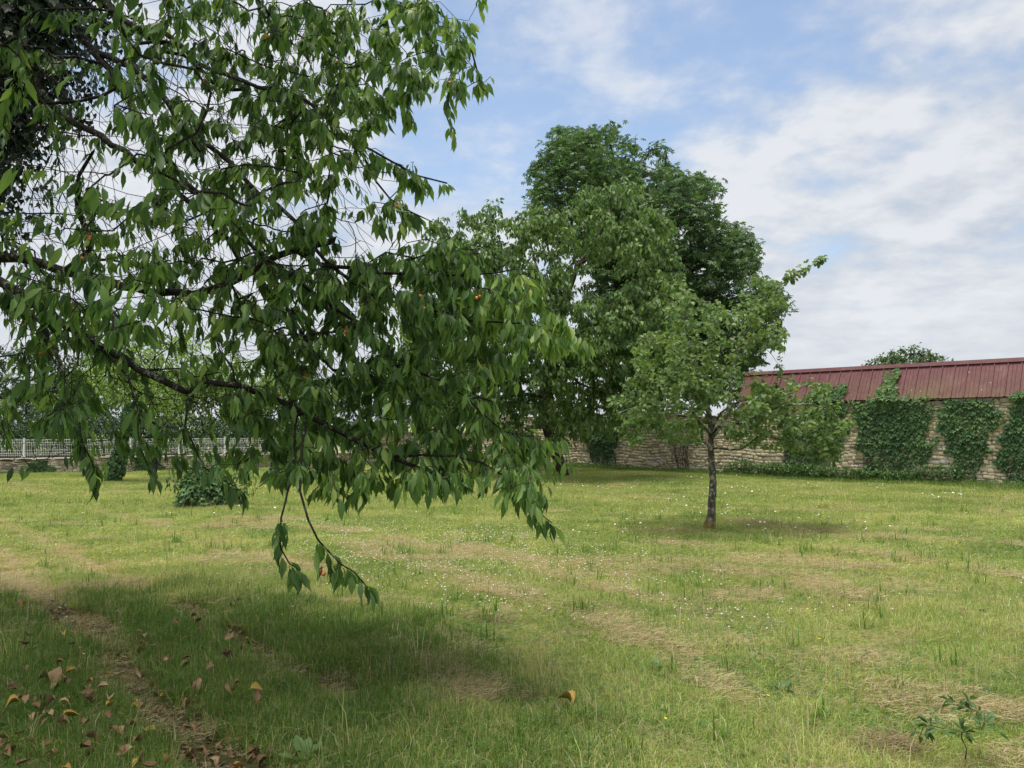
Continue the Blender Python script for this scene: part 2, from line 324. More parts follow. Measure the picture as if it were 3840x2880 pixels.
def roof_mat():
    m, nt, out = mat_new('faded_red_sheet'); p = pos(nt)
    n = nz(nt, 1.6, 5, .6, p); mp = nt.nodes.new('ShaderNodeMapping'); mp.inputs['Scale'].default_value = (6, 6, .5); nt.links.new(p, mp.inputs[0])
    st = nz(nt, 2.0, 5, .7, mp.outputs[0])
    col = ramp(nt, mth(nt, 'ADD', mth(nt, 'MULTIPLY', n, .5), mth(nt, 'MULTIPLY', st, .5)), [(.35, (.095, .033, .038)), (.52, (.128, .047, .050)), (.66, (.165, .085, .080))])
    sp = nt.nodes.new('ShaderNodeSeparateXYZ'); nt.links.new(p, sp.inputs[0])
    low = mth(nt, 'SUBTRACT', 3.35, sp.outputs[2], True)
    al = mth(nt, 'MULTIPLY', ramp(nt, mth(nt, 'ADD', mth(nt, 'MULTIPLY', nz(nt, 1.1, 4, .6, p), .5), mth(nt, 'MULTIPLY', st, .5)), [(.40, (0, 0, 0)), (.58, (1, 1, 1))]), low)
    col = mixc(nt, mth(nt, 'MULTIPLY', al, .9), col, (.13, .105, .04))
    v = nt.nodes.new('ShaderNodeTexVoronoi'); v.inputs['Scale'].default_value = 3.6; nt.links.new(p, v.inputs['Vector'])
    sp_ = mth(nt, 'MULTIPLY', mth(nt, 'LESS_THAN', mth(nt, 'ADD', v.outputs['Distance'], mth(nt, 'MULTIPLY', nz(nt, 60, 2, .5, p), .06)), .095), mth(nt, 'GREATER_THAN', nz(nt, 1.3, 2, .5, p), .5))
    col = mixc(nt, mth(nt, 'MULTIPLY', sp_, .75), col, (.42, .40, .33))
    principled(nt, out, col, .6, .25, n, .15, .01); return m
M['roof'] = roof_mat()

# ------------------------------------------------------------------ the lawn
def axis_pts(lo, hi, near, fine, grow):
    pts = [near]; s = fine
    while pts[-1] < hi: pts.append(pts[-1]+s); s *= grow
    neg = [near]; s = fine
    while neg[-1] > lo: neg.append(neg[-1]-s); s *= grow
    return np.array(sorted(set(neg[1:] + pts)))
gx = axis_pts(-500, 500, -1.5, .085, 1.022); gy = axis_pts(-60, 900, 5.0, .075, 1.020)
X, Yg = np.meshgrid(gx, gy); zf = ground_z(X, Yg)
V = np.stack([X, Yg, zf], -1).reshape(-1, 3); nx = len(gx); ny = len(gy)
i = (np.arange(ny-1)[:, None]*nx + np.arange(nx-1)[None]).ravel()
ff = np.stack([i, i+1, i+1+nx, i+nx], 1).ravel()
me = mesh_np('lawn', V, ff, np.full(len(i), 4), M['ground'], smooth=True)
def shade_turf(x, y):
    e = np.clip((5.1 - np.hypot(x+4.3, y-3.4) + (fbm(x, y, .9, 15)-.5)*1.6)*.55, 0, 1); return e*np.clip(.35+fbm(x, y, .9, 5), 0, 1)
near = (np.abs(V[:, 0]) < 60) & (V[:, 1] < 60)
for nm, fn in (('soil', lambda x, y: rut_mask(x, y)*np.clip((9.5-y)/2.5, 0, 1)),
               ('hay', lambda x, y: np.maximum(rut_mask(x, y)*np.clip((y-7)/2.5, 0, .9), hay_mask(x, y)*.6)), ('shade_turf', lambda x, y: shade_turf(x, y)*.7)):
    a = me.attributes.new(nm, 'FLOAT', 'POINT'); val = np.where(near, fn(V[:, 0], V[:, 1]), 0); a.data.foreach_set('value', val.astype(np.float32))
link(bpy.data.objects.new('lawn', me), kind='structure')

# ------------------------------------------------------------------ walls
def plane_frame(p0, d):
    p0 = np.array(p0, float); d = nrm(np.array(d, float)); n = np.array((d[1], -d[0])); 
    if n@(-p0) < 0: n = -n
    return p0, d, n
RW = plane_frame((21.8, 13.0), (-1, 1)); LW = plane_frame((-1.55, 36.3), (-.861, -.508))
def on_wall(Wf, px, py, off=0.0):     # where the line of sight meets the wall: distance along it and height
    p0, d, n = Wf; r = ray(px, py); t = ((p0-EYE[:2])@n + off)/(r[:2]@n); h = EYE + r*t
    return (h[:2]-p0)@d, h[2]
def wpt(Wf, s, off, z):
    p0, d, n = Wf; s = np.asarray(s, float); off = np.asarray(off, float); z = np.asarray(z, float)
    q = p0 + s[..., None]*d + off[..., None]*n
    return np.concatenate([q, (z*np.ones_like(s))[..., None]], -1)
SHED_END = 19.6; EAVE = 2.52; RIDGE = 3.60
def poly_w(Wf, pts): return [on_wall(Wf, x, y) for x, y in pts]
c6 = lambda L_: [(1555+x*.2969, 691+y*.2969) for x, y in L_]
IVY = [('center', RW, c6([(935, 575), (1190, 565), (1195, 460), (1190, 350), (1225, 315), (1255, 370), (1280, 480), (1330, 555), (1525, 575), (1535, 680), (1500, 760), (1550, 880), (1540, 960), (1480, 1060), (1490, 1150), (1055, 1160), (1040, 980), (1005, 800), (980, 680)]), 'ivy with a narrow spire climbing onto the red roof, covering the wall'),
       ('r2', RW, c6([(1650, 585), (2005, 570), (2015, 690), (1960, 800), (1930, 950), (1880, 1040), (1840, 1180), (1750, 1180), (1700, 1060), (1640, 900), (1600, 780), (1640, 680)]), 'ivy hanging in a V shape on bare stones, right of the spired ivy'),
       ('r3', RW, c6([(2110, 560), (2400, 550), (2400, 1250), (2080, 1215), (2020, 1080), (2010, 960), (2060, 860), (2050, 780), (2110, 700)]), 'ivy on the stone wall cut off by the right edge of the photo'),
       ('r1', RW, c6([(690, 560), (730, 470), (790, 520), (870, 455), (900, 520), (915, 650), (870, 720), (895, 800), (830, 940), (790, 1050), (785, 1160), (470, 1160), (475, 1000), (455, 900), (480, 760), (560, 690), (700, 650)]), 'broad ivy on the stone wall behind the right limbs of the pear tree'),
       ('c0', RW, [(1255, 905), (1335, 905), (1340, 950), (1322, 1015), (1286, 1015), (1272, 965)], 'narrow ivy column on the pale wall beneath the chestnut tree'),
       ('l1', LW, [(62, 994), (100, 992), (117, 1010), (112, 1026), (70, 1026)], 'small ivy patch on the low wall at the left edge, below the white fence'),
       ('l2', LW, [(283, 988), (345, 985), (352, 1005), (335, 1020), (300, 1018)], 'ivy patch on the low wall beside the ivy-clad leaning trunk'),
       ('l3', LW, [(455, 990), (475, 990), (480, 1010), (455, 1012)], 'tiny ivy tuft on the low wall beyond the ivy mound')]
IVYP = [(k, Wf, poly_w(Wf, pts), lab) for k, Wf, pts, lab in IVY]
def covered(Wf, s, z):
    m = np.zeros(np.shape(s), bool)
    for k, W2, poly, lab in IVYP:
        if W2 is Wf: m |= in_poly(s, z, poly)
    return m
def stone_template(seed):
    r = random.Random(seed); j = lambda a: r.uniform(-a, a)
    # x along wall, z up, y out; back at y=0, rim at y=.7, face at y=1
    cr = [(-.5, -.5), (.5, -.5), (.5, .5), (-.5, .5)]
    mid = [(-.5+j(.03), 0+j(.06)), ]
    o = [(-.5+j(.04), -.42+j(.06)), (0+j(.1), -.5), (.5+j(.04), -.40+j(.06)), (.5, .40+j(.08)), (0+j(.15), .5+j(.03)), (-.5+j(.03), .38+j(.08))]
    V = [(x, 0, z) for x, z in o] + [(x, .72+j(.1), z) for x, z in o] + [(x*(.74+j(.06)), 1+j(.12), z*(.66+j(.08))) for x, z in o]
    Fc = [(i_, (i_+1) % 6, 6+(i_+1) % 6, 6+i_) for i_ in range(6)] + [(6+i_, 6+(i_+1) % 6, 12+(i_+1) % 6, 12+i_) for i_ in range(6)] + [tuple(range(12, 18))]
    return T(V, Fc)
STT = [stone_template(k) for k in range(8)]
def stone_wall(name, Wf, s0, s1, top, label, mat, copes, sw=(.11, .29), rh=(.07, .125), seed=1, base=-.08, group=None):
    p0, d, n = Wf; R = np.stack([np.array((d[0], d[1], 0)), np.array((n[0], n[1], 0)), np.array((0, 0, 1.))], -1)
    if np.linalg.det(R) < 0: R = R*np.array((-1, 1, 1))
    root = empty(name, tuple(wpt(Wf, (s0+s1)/2, -.25, 0.)), label, 'wall', group); loc = np.array(root.location)
    r = random.Random(seed); S = []
    z = base
    while z < 3:
        h = r.uniform(*rh); s = s0 + r.uniform(-.2, 0)
        while s < s1:
            wd = r.uniform(*sw)*(1.0 if r.random() > .12 else 1.5); hh = h*r.uniform(.78, 1.25)
            if z + h < top(s) + .02: S.append((s+wd/2, z+h/2+r.uniform(-.014, .014)+.045*math.sin(s*1.1+z*2+seed)+.03*math.sin(s*2.7-z*3), wd-.014-r.random()*.012, hh-.006, r.uniform(.022, .048), r.uniform(-.09, .09)))
            s += wd
        z += h
    S = np.array(S); Pw = wpt(Wf, S[:, 0], np.zeros(len(S)), S[:, 1])
    x_, y_, dz = proj(Pw); vis = (x_ > -10) & (x_ < 2222) & ~covered(Wf, S[:, 0], S[:, 1]) & (S[:, 1] > .12)
    size = S[:, 2]*S[:, 3]/dz**2*np.where(vis, 1, .0001)
    order = np.argsort(-size); parts = set(order[:300].tolist())
    tint = np.clip(rng.normal(.5, .25, len(S)), 0, 1); tint = np.clip(tint + .35*(fbm(S[:, 0], S[:, 1]*1.5, .9, 4)-.5)*2, 0, 1)
    me_cache = {}
    sets = []
    Rn = np.zeros((len(S), 3, 3))
    for i_ in range(len(S)):
        a = S[i_, 5]; ca, sa = math.cos(a), math.sin(a); Rn[i_] = R@np.array(((ca, 0, sa), (0, 1, 0), (-sa, 0, ca)))
    for k in range(8):
        idx = np.array([i_ for i_ in range(len(S)) if i_ % 8 == k and i_ not in parts])
        if len(idx): sets.append(stamp(STT[k], Pw[idx]-loc, Rn[idx], S[idx][:, [2, 4, 3]], tint[idx]))
    a = join_sets(sets)
    o = link(bpy.data.objects.new('rubble_stones', mesh_np('rubble_stones', a[0], a[1], a[2], mat, a[3])), root, kind='stuff')
    for i_ in sorted(parts):
        q = int(tint[i_]*7.99); key = (i_ % 8, q)
        if key not in me_cache:
            t = STT[i_ % 8]; me_cache[key] = mesh_np('stone', t.V, t.ff, t.c, mat, np.full(len(t.V), (q+.5)/8))
        o = bpy.data.objects.new('stone', me_cache[key]); link(o, root)
        mw = Matrix([list(Rn[i_][0])+[0], list(Rn[i_][1])+[0], list(Rn[i_][2])+[0], [0, 0, 0, 1]]); 
        o.matrix_local = Matrix.Translation(Pw[i_]-loc) @ mw @ Matrix.Diagonal((S[i_, 2], S[i_, 4], S[i_, 3], 1))
    # earth core of the wall, stepped like the ragged top
    vs = []; fs = []
    ss = np.arange(s0, s1+.01, .5)
    for q, s in enumerate(ss):
        for off, zz in ((.012, -.2), (.012, top(s)-.05), (-.5, top(s)-.05), (-.5, -.2)): vs.append(tuple(wpt(Wf, s, off, zz)-loc))
        if q: 
            for e in range(4): fs.append((4*(q-1)+e, 4*(q-1)+(e+1) % 4, 4*q+(e+1) % 4, 4*q+e))
    fs += [(0, 1, 2, 3), tuple(4*(len(ss)-1)+e for e in (3, 2, 1, 0))]
    me = bpy.data.meshes.new('mortar_core'); me.from_pydata(vs, [], fs); me.materials.append(M['mortar']); link(bpy.data.objects.new('mortar_core', me), root)
    # coping stones
    mec = {}
    for (a0, a1) in copes:
        s = a0
        while s < a1:
            wd = r.uniform(.45, .8); k = r.randrange(8)
            if k not in mec: t = STT[k]; mec[k] = mesh_np('coping_stone', t.V, t.ff, t.c, M['coping'])
            o = bpy.data.objects.new('coping_stone', mec[k]); link(o, root)
            mw = Matrix([list(R[0])+[0], list(R[1])+[0], list(R[2])+[0], [0, 0, 0, 1]]); sm = s+wd/2
            o.matrix_local = Matrix.Translation(wpt(Wf, sm, -.42, top(sm)-.005)-loc) @ mw @ Matrix.Diagonal((wd-.02, .5, r.uniform(.07, .085), 1))
            s += wd
    return root
def top_r(s): return EAVE-.03 if s < SHED_END else 2.12 + .07*math.sin(s*2.3) + .05*math.sin(s*5.1+1)
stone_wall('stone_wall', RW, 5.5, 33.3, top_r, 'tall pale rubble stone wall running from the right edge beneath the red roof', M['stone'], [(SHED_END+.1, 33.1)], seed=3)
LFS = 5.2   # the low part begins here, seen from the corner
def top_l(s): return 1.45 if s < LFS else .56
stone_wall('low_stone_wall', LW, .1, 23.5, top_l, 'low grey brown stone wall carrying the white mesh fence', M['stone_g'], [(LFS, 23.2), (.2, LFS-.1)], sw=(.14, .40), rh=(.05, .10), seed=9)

# ------------------------------------------------------------------ white mesh fence
def tube_mesh(name, chains, mat, loc, sides_of):
    """chains: list of (points Nx3, radii N)"""
    VV = []; FF = []; CC = []; o = 0
    for pts, rad in chains:
        pts = np.asarray(pts, float); rad = np.asarray(rad, float); n = len(pts)
        if n < 2: continue
        k = sides_of(rad[0]); tg = np.gradient(pts, axis=0); tg = nrm(tg)
        ref = np.array((0, 0, 1.)) if abs(tg[0][2]) < .8 else np.array((1., 0, 0))
        u = ref - (tg@ref)[:, None]*tg
        bad = np.linalg.norm(u, axis=1) < .12
        if bad.any(): u[bad] = np.cross(tg[bad], np.array((.3, 1., .2)))
        u = nrm(u)
        for q in range(1, n):
            uq = u[q-1] - (u[q-1]@tg[q])*tg[q]; nn = np.linalg.norm(uq); u[q] = uq/nn if nn > 1e-3 else u[q]
        v = np.cross(tg, u); an = np.arange(k)*2*math.pi/k
        ring = pts[:, None, :] + rad[:, None, None]*(np.cos(an)[None, :, None]*u[:, None, :] + np.sin(an)[None, :, None]*v[:, None, :])
        VV.append(ring.reshape(-1, 3)-loc)
        a = np.arange(n-1)[:, None]*k; b = np.arange(k)[None]; b2 = (b+1) % k
        fc = np.stack([a+b, a+b2, a+k+b2, a+k+b], -1).reshape(-1, 4) + o
        FF.append(fc.ravel()); CC.append(np.full(len(fc), 4))
        FF.append(o + (n-1)*k + np.arange(k)); CC.append(np.array([k])); FF.append(o + np.arange(k)[::-1]); CC.append(np.array([k]))
        o += n*k
    return mesh_np(name, np.concatenate(VV), np.concatenate(FF), np.concatenate(CC), mat, smooth=True)
post_s = [-((-17.17+1.46*k) - LW[0][0])/.861 for k in range(-3, 9)]
froot = empty('mesh_fence', tuple(wpt(LW, 14., -.28, .62)), 'white welded mesh fence standing on the low stone wall', 'fence')
fl = np.array(froot.location)
zb = .66; zt = 1.21
dxy = np.array((*LW[1], 0.)); nxy = np.array((*LW[2], 0.))
def boxmesh(name, mat, boxes):
    vs = []; fs = []
    for (cx_, cy_, cz_, sx, sy, sz) in boxes:
        b = len(vs)
        for x in (-.5, .5):
            for y in (-.5, .5):
                for z in (-.5, .5):
                    q = np.array((0, 0, 1.))*(cz_+z*sz) + dxy*(cx_+x*sx) + nxy*(cy_+y*sy); vs.append(tuple(q))
        fs += [tuple(b+k for k in f) for f in ((0, 1, 3, 2), (4, 6, 7, 5), (0, 4, 5, 1), (2, 3, 7, 6), (0, 2, 6, 4), (1, 5, 7, 3))]
    me = bpy.data.meshes.new(name); me.from_pydata(vs, [], fs); me.materials.append(mat); return me
pm = boxmesh('post', M['white'], [(0, 0, .33, .065, .05, .66), (0, 0, .665, .075, .06, .015), (0, 0, .006, .14, .12, .012)])
boxes = []; L_ = 1.70-.09
hz_list = [(.57, 0, .016), (.47, .028, .013), (.385, 0, .013), (.20, 0, .013), (.10, .028, .013), (.03, 0, .013)]
for z_, off, th in hz_list: boxes.append((L_/2+.045, off, z_+.03, L_, th, th))
zs = [0.0, .06, .13, .23, .415, .50, .60]; os_ = [0, 0, .028, 0, 0, .028, 0]
for q in range(30):
    x = .07 + q*(L_-.05)/29
    for e in range(6): boxes.append((x, (os_[e]+os_[e+1])/2+.006, (zs[e]+zs[e+1])/2, .0085, .0085 + abs(os_[e]-os_[e+1]), zs[e+1]-zs[e]))
wm = boxmesh('wire_panel', M['white'], boxes)
for k, s in enumerate(post_s):
    o = link(bpy.data.objects.new('post', pm), froot); o.location = wpt(LW, s, -.28, .625)-fl
    if k < len(post_s)-1:
        o = link(bpy.data.objects.new('wire_panel', wm), froot); o.location = wpt(LW, post_s[k+1], -.28, .63)-fl

# ------------------------------------------------------------------ shed with the red sheet roof
shed = empty('farm_shed', tuple(wpt(RW, 12., -3., 0.)), 'long farm shed with steep faded red metal sheet roof behind the stone wall', 'shed')
sl = np.array(shed.location)
def roofpt(s, u, out=0.0):            # u 0..1 from eave to ridge; out = lift off the sheet
    y = .10 - .68*u; z = EAVE + (RIDGE-EAVE)*u; nn = np.array((.68*0+ (RIDGE-EAVE), .68)); nn = nn/np.linalg.norm(nn)
    return wpt(RW, s, y + out*nn[0], z + out*nn[1]) - sl
prof = []
for k in range(3):
    b = k/3.0
    prof += [(b+.0, 0), (b+.010, .032), (b+.032, .032), (b+.044, 0), (b+.135, 0), (b+.145, .007), (b+.155, 0), (b+.225, 0), (b+.235, .007), (b+.245, 0)]
prof.append((.998, 0))
vs = []; fs = []; n_ = len(prof)
s_ref = 10.0
for u in (0, .5, 1):
    for (x, h) in prof: vs.append(tuple(roofpt(s_ref-x, u, h) - roofpt(s_ref, 0)))
for r_ in range(2):
    for q in range(n_-1): fs.append((r_*n_+q, r_*n_+q+1, (r_+1)*n_+q+1, (r_+1)*n_+q))
b = len(vs)                            # thickness below
for u in (0, 1):
    for (x, h) in prof: vs.append(tuple(roofpt(s_ref-x, u, h-.012) - roofpt(s_ref, 0)))
for q in range(n_-1): fs.append((b+q, b+n_+q, b+n_+q+1, b+q+1)); fs.append((q, b+q, b+q+1, q+1))
me = bpy.data.meshes.new('roof_panel'); me.from_pydata(vs, [], fs); me.materials.append(M['roof'])
for k in range(15):
    s = SHED_END - k*1.0
    o = link(bpy.data.objects.new('roof_panel', me), shed); o.location = roofpt(s, .004*((k*7) % 3))
    o.rotation_euler = (0, 0, random.uniform(-.003, .003))
def quad_strip(name, secs, mat, parent, closed=True):
    n = len(secs[0]); vs = [tuple(p_) for s_ in secs for p_ in s_]; fs = []
    for a in range(len(secs)-1):
        for q in range(n if closed else n-1): fs.append((a*n+q, a*n+(q+1) % n, (a+1)*n+(q+1) % n, (a+1)*n+q))
    if closed: fs += [tuple(range(n))[::-1], tuple((len(secs)-1)*n+q for q in range(n))]
    me = bpy.data.meshes.new(name); me.from_pydata(vs, [], fs); me.materials.append(mat); return link(bpy.data.objects.new(name, me), parent)
def capsec(s): return [roofpt(s, .895, .052), roofpt(s, 1.0, .056), wpt(RW, s, -.78, RIDGE+.01)-sl, wpt(RW, s, -.78, RIDGE-.02)-sl, roofpt(s, 1.0, .044), roofpt(s, .90, .042)]
for a in np.arange(SHED_END+.03, 4.7, -2.5): quad_strip('ridge_cap', [capsec(a), capsec(a-2.497)], M['roof'], shed)
quad_strip('rear_roof', [[wpt(RW, s, -.60, RIDGE-.03)-sl, wpt(RW, s, -6.5, 2.6)-sl, wpt(RW, s, -6.5, 2.55)-sl, wpt(RW, s, -.60, RIDGE-.08)-sl] for s in (SHED_END-.02, 4.7)], M['roof'], shed)
quad_strip('rear_wall', [[wpt(RW, s, -6.2, -.1)-sl, wpt(RW, s, -6.2, 2.56)-sl, wpt(RW, s, -6.4, 2.56)-sl, wpt(RW, s, -6.4, -.1)-sl] for s in (SHED_END-.1, 4.8)], M['stone_g'], shed)
for s in (SHED_END-.06, 4.9): quad_strip('gable_wall', [[wpt(RW, s+e, -.52, -.1)-sl, wpt(RW, s+e, -.10, EAVE+.1)-sl, wpt(RW, s+e, -.60, RIDGE-.1)-sl, wpt(RW, s+e, -6.15, 2.54)-sl, wpt(RW, s+e, -6.15, -.1)-sl] for e in (0, -.2)], M['stone_g'], shed)
quad_strip('gutter_board', [[wpt(RW, s, -.02, EAVE-.04)-sl, wpt(RW, s, .02, EAVE-.04)-sl, wpt(RW, s, .02, EAVE-.015)-sl, wpt(RW, s, -.02, EAVE-.015)-sl] for s in (SHED_END-.02, 4.7)], M['mortar'], shed)

# ------------------------------------------------------------------ leaf templates
def blade_leaf(widths, fold=.14, arc=.16, pet=.22, petw=.012, serr=0.0):
    V = []; Fc = []; uv = []
    if pet > 0:
        V += [(-petw, 0, 0), (petw, 0, 0), (petw, pet, -.02), (-petw, pet, -.02)]; uv += [(0, 0)]*4; Fc.append((0, 1, 2, 3))
    b = len(V); n = len(widths)
    for i_, (t, wd) in enumerate(widths):
        z = -arc*t*t - .02; y = pet + t
        wl = wd*(1+(serr if i_ % 2 else -serr))
        V += [(-wl, y, z+fold*wl), (0, y, z), (wl, y, z+fold*wl)]; uv += [(-wl*2, t), (0, t), (wl*2, t)]
    for i_ in range(n-1):
        a = b+3*i_
        Fc += [(a, a+1, a+4, a+3), (a+1, a+2, a+5, a+4)]
    return T(V, Fc, uv)
CH_HI = [blade_leaf([(0, .01), (.07, .075), (.17, .14), (.30, .195), (.44, .222), (.58, .205), (.71, .155), (.82, .09), (.92, .035), (1.04, .003)], f, a, .24, .011, .07) for f, a in ((.35, .30), (.85, .15), (.2, .60))]
for t_, w_ in zip(CH_HI, (1.22, 1.12, 1.34)): t_.V[:, 1] *= w_; t_.V[:, 0] *= .92
CH_LO = blade_leaf([(0, .02), (.25, .26), (.6, .24), (1, .01)], .3, .2, .2, .012)
LEAF4 = blade_leaf([(0, .03), (.4, .27), (1, .01)], .3, .25, 0)
PEAR = blade_leaf([(0, .05), (.2, .33), (.5, .40), (.8, .25), (1, .02)], .4, .2, .3, .02)
def palm_leaf():
    V = []; Fc = []
    for k, (an, l) in enumerate(((-1.9, .62), (-1.15, .85), (-.45, 1), (.25, 1.0), (.95, .9), (1.75, .66))):
        c, s = math.cos(an), math.sin(an); b = len(V)
        for (x, y, z) in ((0, .03, 0), (-.17, .60, -.06), (0, 1, -.38), (.17, .60, -.06)):
            x *= l; y *= l; V.append((x*c+y*s, y*c-x*s, z*l))
        Fc += [(b, b+1, b+2, b+3)]
    return T(V, Fc)
PALM = palm_leaf()
IVYL = T([(0, 0, 0), (-.42, -.10, .05), (-.50, .30, .02), (-.22, .42, .06), (0, .85, -.08), (.22, .42, .06), (.50, .30, .02), (.42, -.10, .05), (0, .30, .0)],
         [(0, 8, 2, 1), (8, 4, 3, 2), (8, 6, 5, 4), (0, 7, 6, 8)])
def rand_unit(n): return nrm(rng.normal(size=(n, 3)))

# ------------------------------------------------------------------ branch growth
class Skel:
    def __init__(s): s.p = []; s.par = []; s.rmin = []; s.dir = []; s.lead = []
    def add(s, p, par, r=0.0, d=None):
        s.p.append(np.array(p, float)); s.par.append(par); s.rmin.append(r); s.dir.append(nrm(np.array(d if d is not None else (0, 0, 1.)))); return len(s.p)-1
    def nearest(s, q): return int(np.argmin(np.linalg.norm(np.array(s.p)-q, axis=1)))
    def limb(s, pts, r0, r1, start=None, step=.15, jit=.012, wob=.0):
        pts = [np.array(p, float) for p in pts]
        if start is None: par = -1
        else: par = start if isinstance(start, int) else s.nearest(pts[0])
        if par >= 0: pts = [s.p[par]] + pts[(0 if np.linalg.norm(s.p[par]-pts[0]) > .02 else 1):]
        # Catmull-Rom through the points
        Q = [pts[0]]; n = len(pts)
        for i_ in range(n-1):
            p0 = pts[max(i_-1, 0)]; p1 = pts[i_]; p2 = pts[i_+1]; p3 = pts[min(i_+2, n-1)]
            m = max(1, int(np.linalg.norm(p2-p1)/step))
            for k in range(1, m+1):
                t = k/m; Q.append(.5*((2*p1)+(-p0+p2)*t+(2*p0-5*p1+4*p2-p3)*t*t+(-p0+3*p1-3*p2+p3)*t**3) + rng.normal(size=3)*jit*(k < m))
        ids = []
        for i_, q in enumerate(Q):
            r = r0 + (r1-r0)*(i_/(len(Q)-1))
            if i_ == 0 and par >= 0: ids.append(par); continue
            d = Q[min(i_+1, len(Q)-1)] - Q[max(i_-1, 0)]
            par = s.add(q, par, r, d); ids.append(par)
        return ids
    def grow(s, targets, step=.14, droop=.25, up_pen=.6, stiff=.45, jit=.02, maxreach=99):
        P_ = np.array(s.p); cap = 120000; buf = np.zeros((cap, 3)); n = len(P_); buf[:n] = P_
        d0 = np.array([np.min(((P_-t)**2).sum(1)) for t in targets]); paths = []
        for ti in np.argsort(d0):
            t = targets[ti]; df = t - buf[:n]; dist = np.sqrt((df**2).sum(1))
            cost = dist + up_pen*np.maximum(0, df[:, 2]); k = int(np.argmin(cost)); L = dist[k]
            a = s.p[k]; dr = s.dir[k]; 
            if L < step*.6: continue
            fd = nrm(t-a); c = a + (dr*stiff + fd*(1-stiff))*L*.5 + np.array((0, 0, droop*L*.5))
            m = max(2, int(round(L/step))); par = k; path = [a]; ids = [k]
            for q in range(1, m+1):
                u = q/m; pt = (1-u)**2*a + 2*u*(1-u)*c + u*u*t + rng.normal(size=3)*jit*(q < m)
                par = s.add(pt, par, 0, pt-path[-1]); buf[n] = pt; n += 1; path.append(pt); ids.append(par)
            paths.append((np.array(path), ids))
        return paths
    def finish(s, r0=.002, e=2.3):
        n = len(s.p); acc = np.zeros(n); s.r = np.zeros(n); s.ch = [[] for _ in range(n)]
        for i_ in range(n-1, -1, -1):
            if s.par[i_] >= 0: s.ch[s.par[i_]].append(i_)
            r = max((acc[i_] if acc[i_] > 0 else r0**e)**(1/e), 0); s.r[i_] = max(s.rmin[i_], r if s.rmin[i_] == 0 else 0)
            if s.par[i_] >= 0: acc[s.par[i_]] += (s.r[i_] if s.rmin[i_] == 0 else 0)**e
        ch = []; st = [i_ for i_ in range(n) if s.par[i_] < 0]; st = [(r, None) for r in st]
        while st:
            r, frm = st.pop(); pts = [] if frm is None else [s.p[frm]]; rad = [] if frm is None else [min(s.r[r]*1.15, s.r[frm])]
            k = r
            while True:
                pts.append(s.p[k]); rad.append(s.r[k])
                if not s.ch[k]: break
                nx_ = max(s.ch[k], key=lambda q: s.r[q])
                for q in s.ch[k]:
                    if q != nx_: st.append((q, k))
                k = nx_
            ch.append((np.array(pts), np.minimum.accumulate(np.array(rad))))
        return ch
def wood(root, chains, mat, thick, nmax=40, names=('trunk', 'branch', 'twigs'), ns=lambda r: 10 if r > .06 else (7 if r > .015 else (5 if r > .006 else 3))):
    loc = np.array(root.location); order = sorted(range(len(chains)), key=lambda q: -chains[q][1][0]*1.0)
    big = [q for q in order if chains[q][1][0] > thick][:nmax]
    for j, q in enumerate(big): link(bpy.data.objects.new(names[0] if j == 0 else names[1], tube_mesh(names[0] if j == 0 else names[1], [chains[q]], mat, loc, ns)), root)
    rest = [chains[q] for q in order if q not in set(big)]
    if rest: link(bpy.data.objects.new(names[2], tube_mesh(names[2], rest, mat, loc, ns)), root, kind='stuff')
def leaves_on(paths, n_per, span, spread, hang, out=.45, along=.25, nj=.35):
    """points, leaf axis, leaf normal for leaves set alternately along the last stretch of each twig"""
    A = []; D = []; Nn = []
    for path, ids in paths:
        seg = np.linalg.norm(np.diff(path, axis=0), axis=1); cum = np.concatenate([[0], np.cumsum(seg)]); L = cum[-1]
        n = int(rng.poisson(n_per)) + 1; u = L - np.minimum(rng.random(n)**1.0*span, L)
        u[0] = L
        for q in range(n):
            k = min(max(int(np.searchsorted(cum, u[q]))-1, 0), len(seg)-1); f = (u[q]-cum[k])/max(seg[k], 1e-6)
            pt = path[k] + (path[k+1]-path[k])*f; td = nrm(path[k+1]-path[k])
            sd = nrm(np.cross(td, rng.normal(size=3)))
            sd[2] *= .5
            A.append(pt + sd*spread*rng.random()); D.append(sd*out + td*along*(2 if q == 0 else 1) + np.array((0, 0, -hang)) + rng.normal(size=3)*.18)
            Nn.append(sd*.9 + np.array((0, 0, .8)) + rng.normal(size=3)*nj)
    return np.array(A), np.array(D), np.array(Nn)
def sample_poly(poly, n):
    pl = np.array(poly, float); lo = pl.min(0); hi = pl.max(0); out = []
    while len(out) < n:
        q = lo + rng.random((n, 2))*(hi-lo); out += list(q[in_poly(q[:, 0], q[:, 1], poly)])
    return np.array(out[:n])
def foliage(root, name, t, A, R, S, mat, tint=None):
    loc = np.array(root.location); a = stamp(t, A-loc, R, S, tint)
    return link(bpy.data.objects.new(name, mesh_np(name, a[0], a[1], a[2], mat, a[3], a[4])), root, kind='stuff')

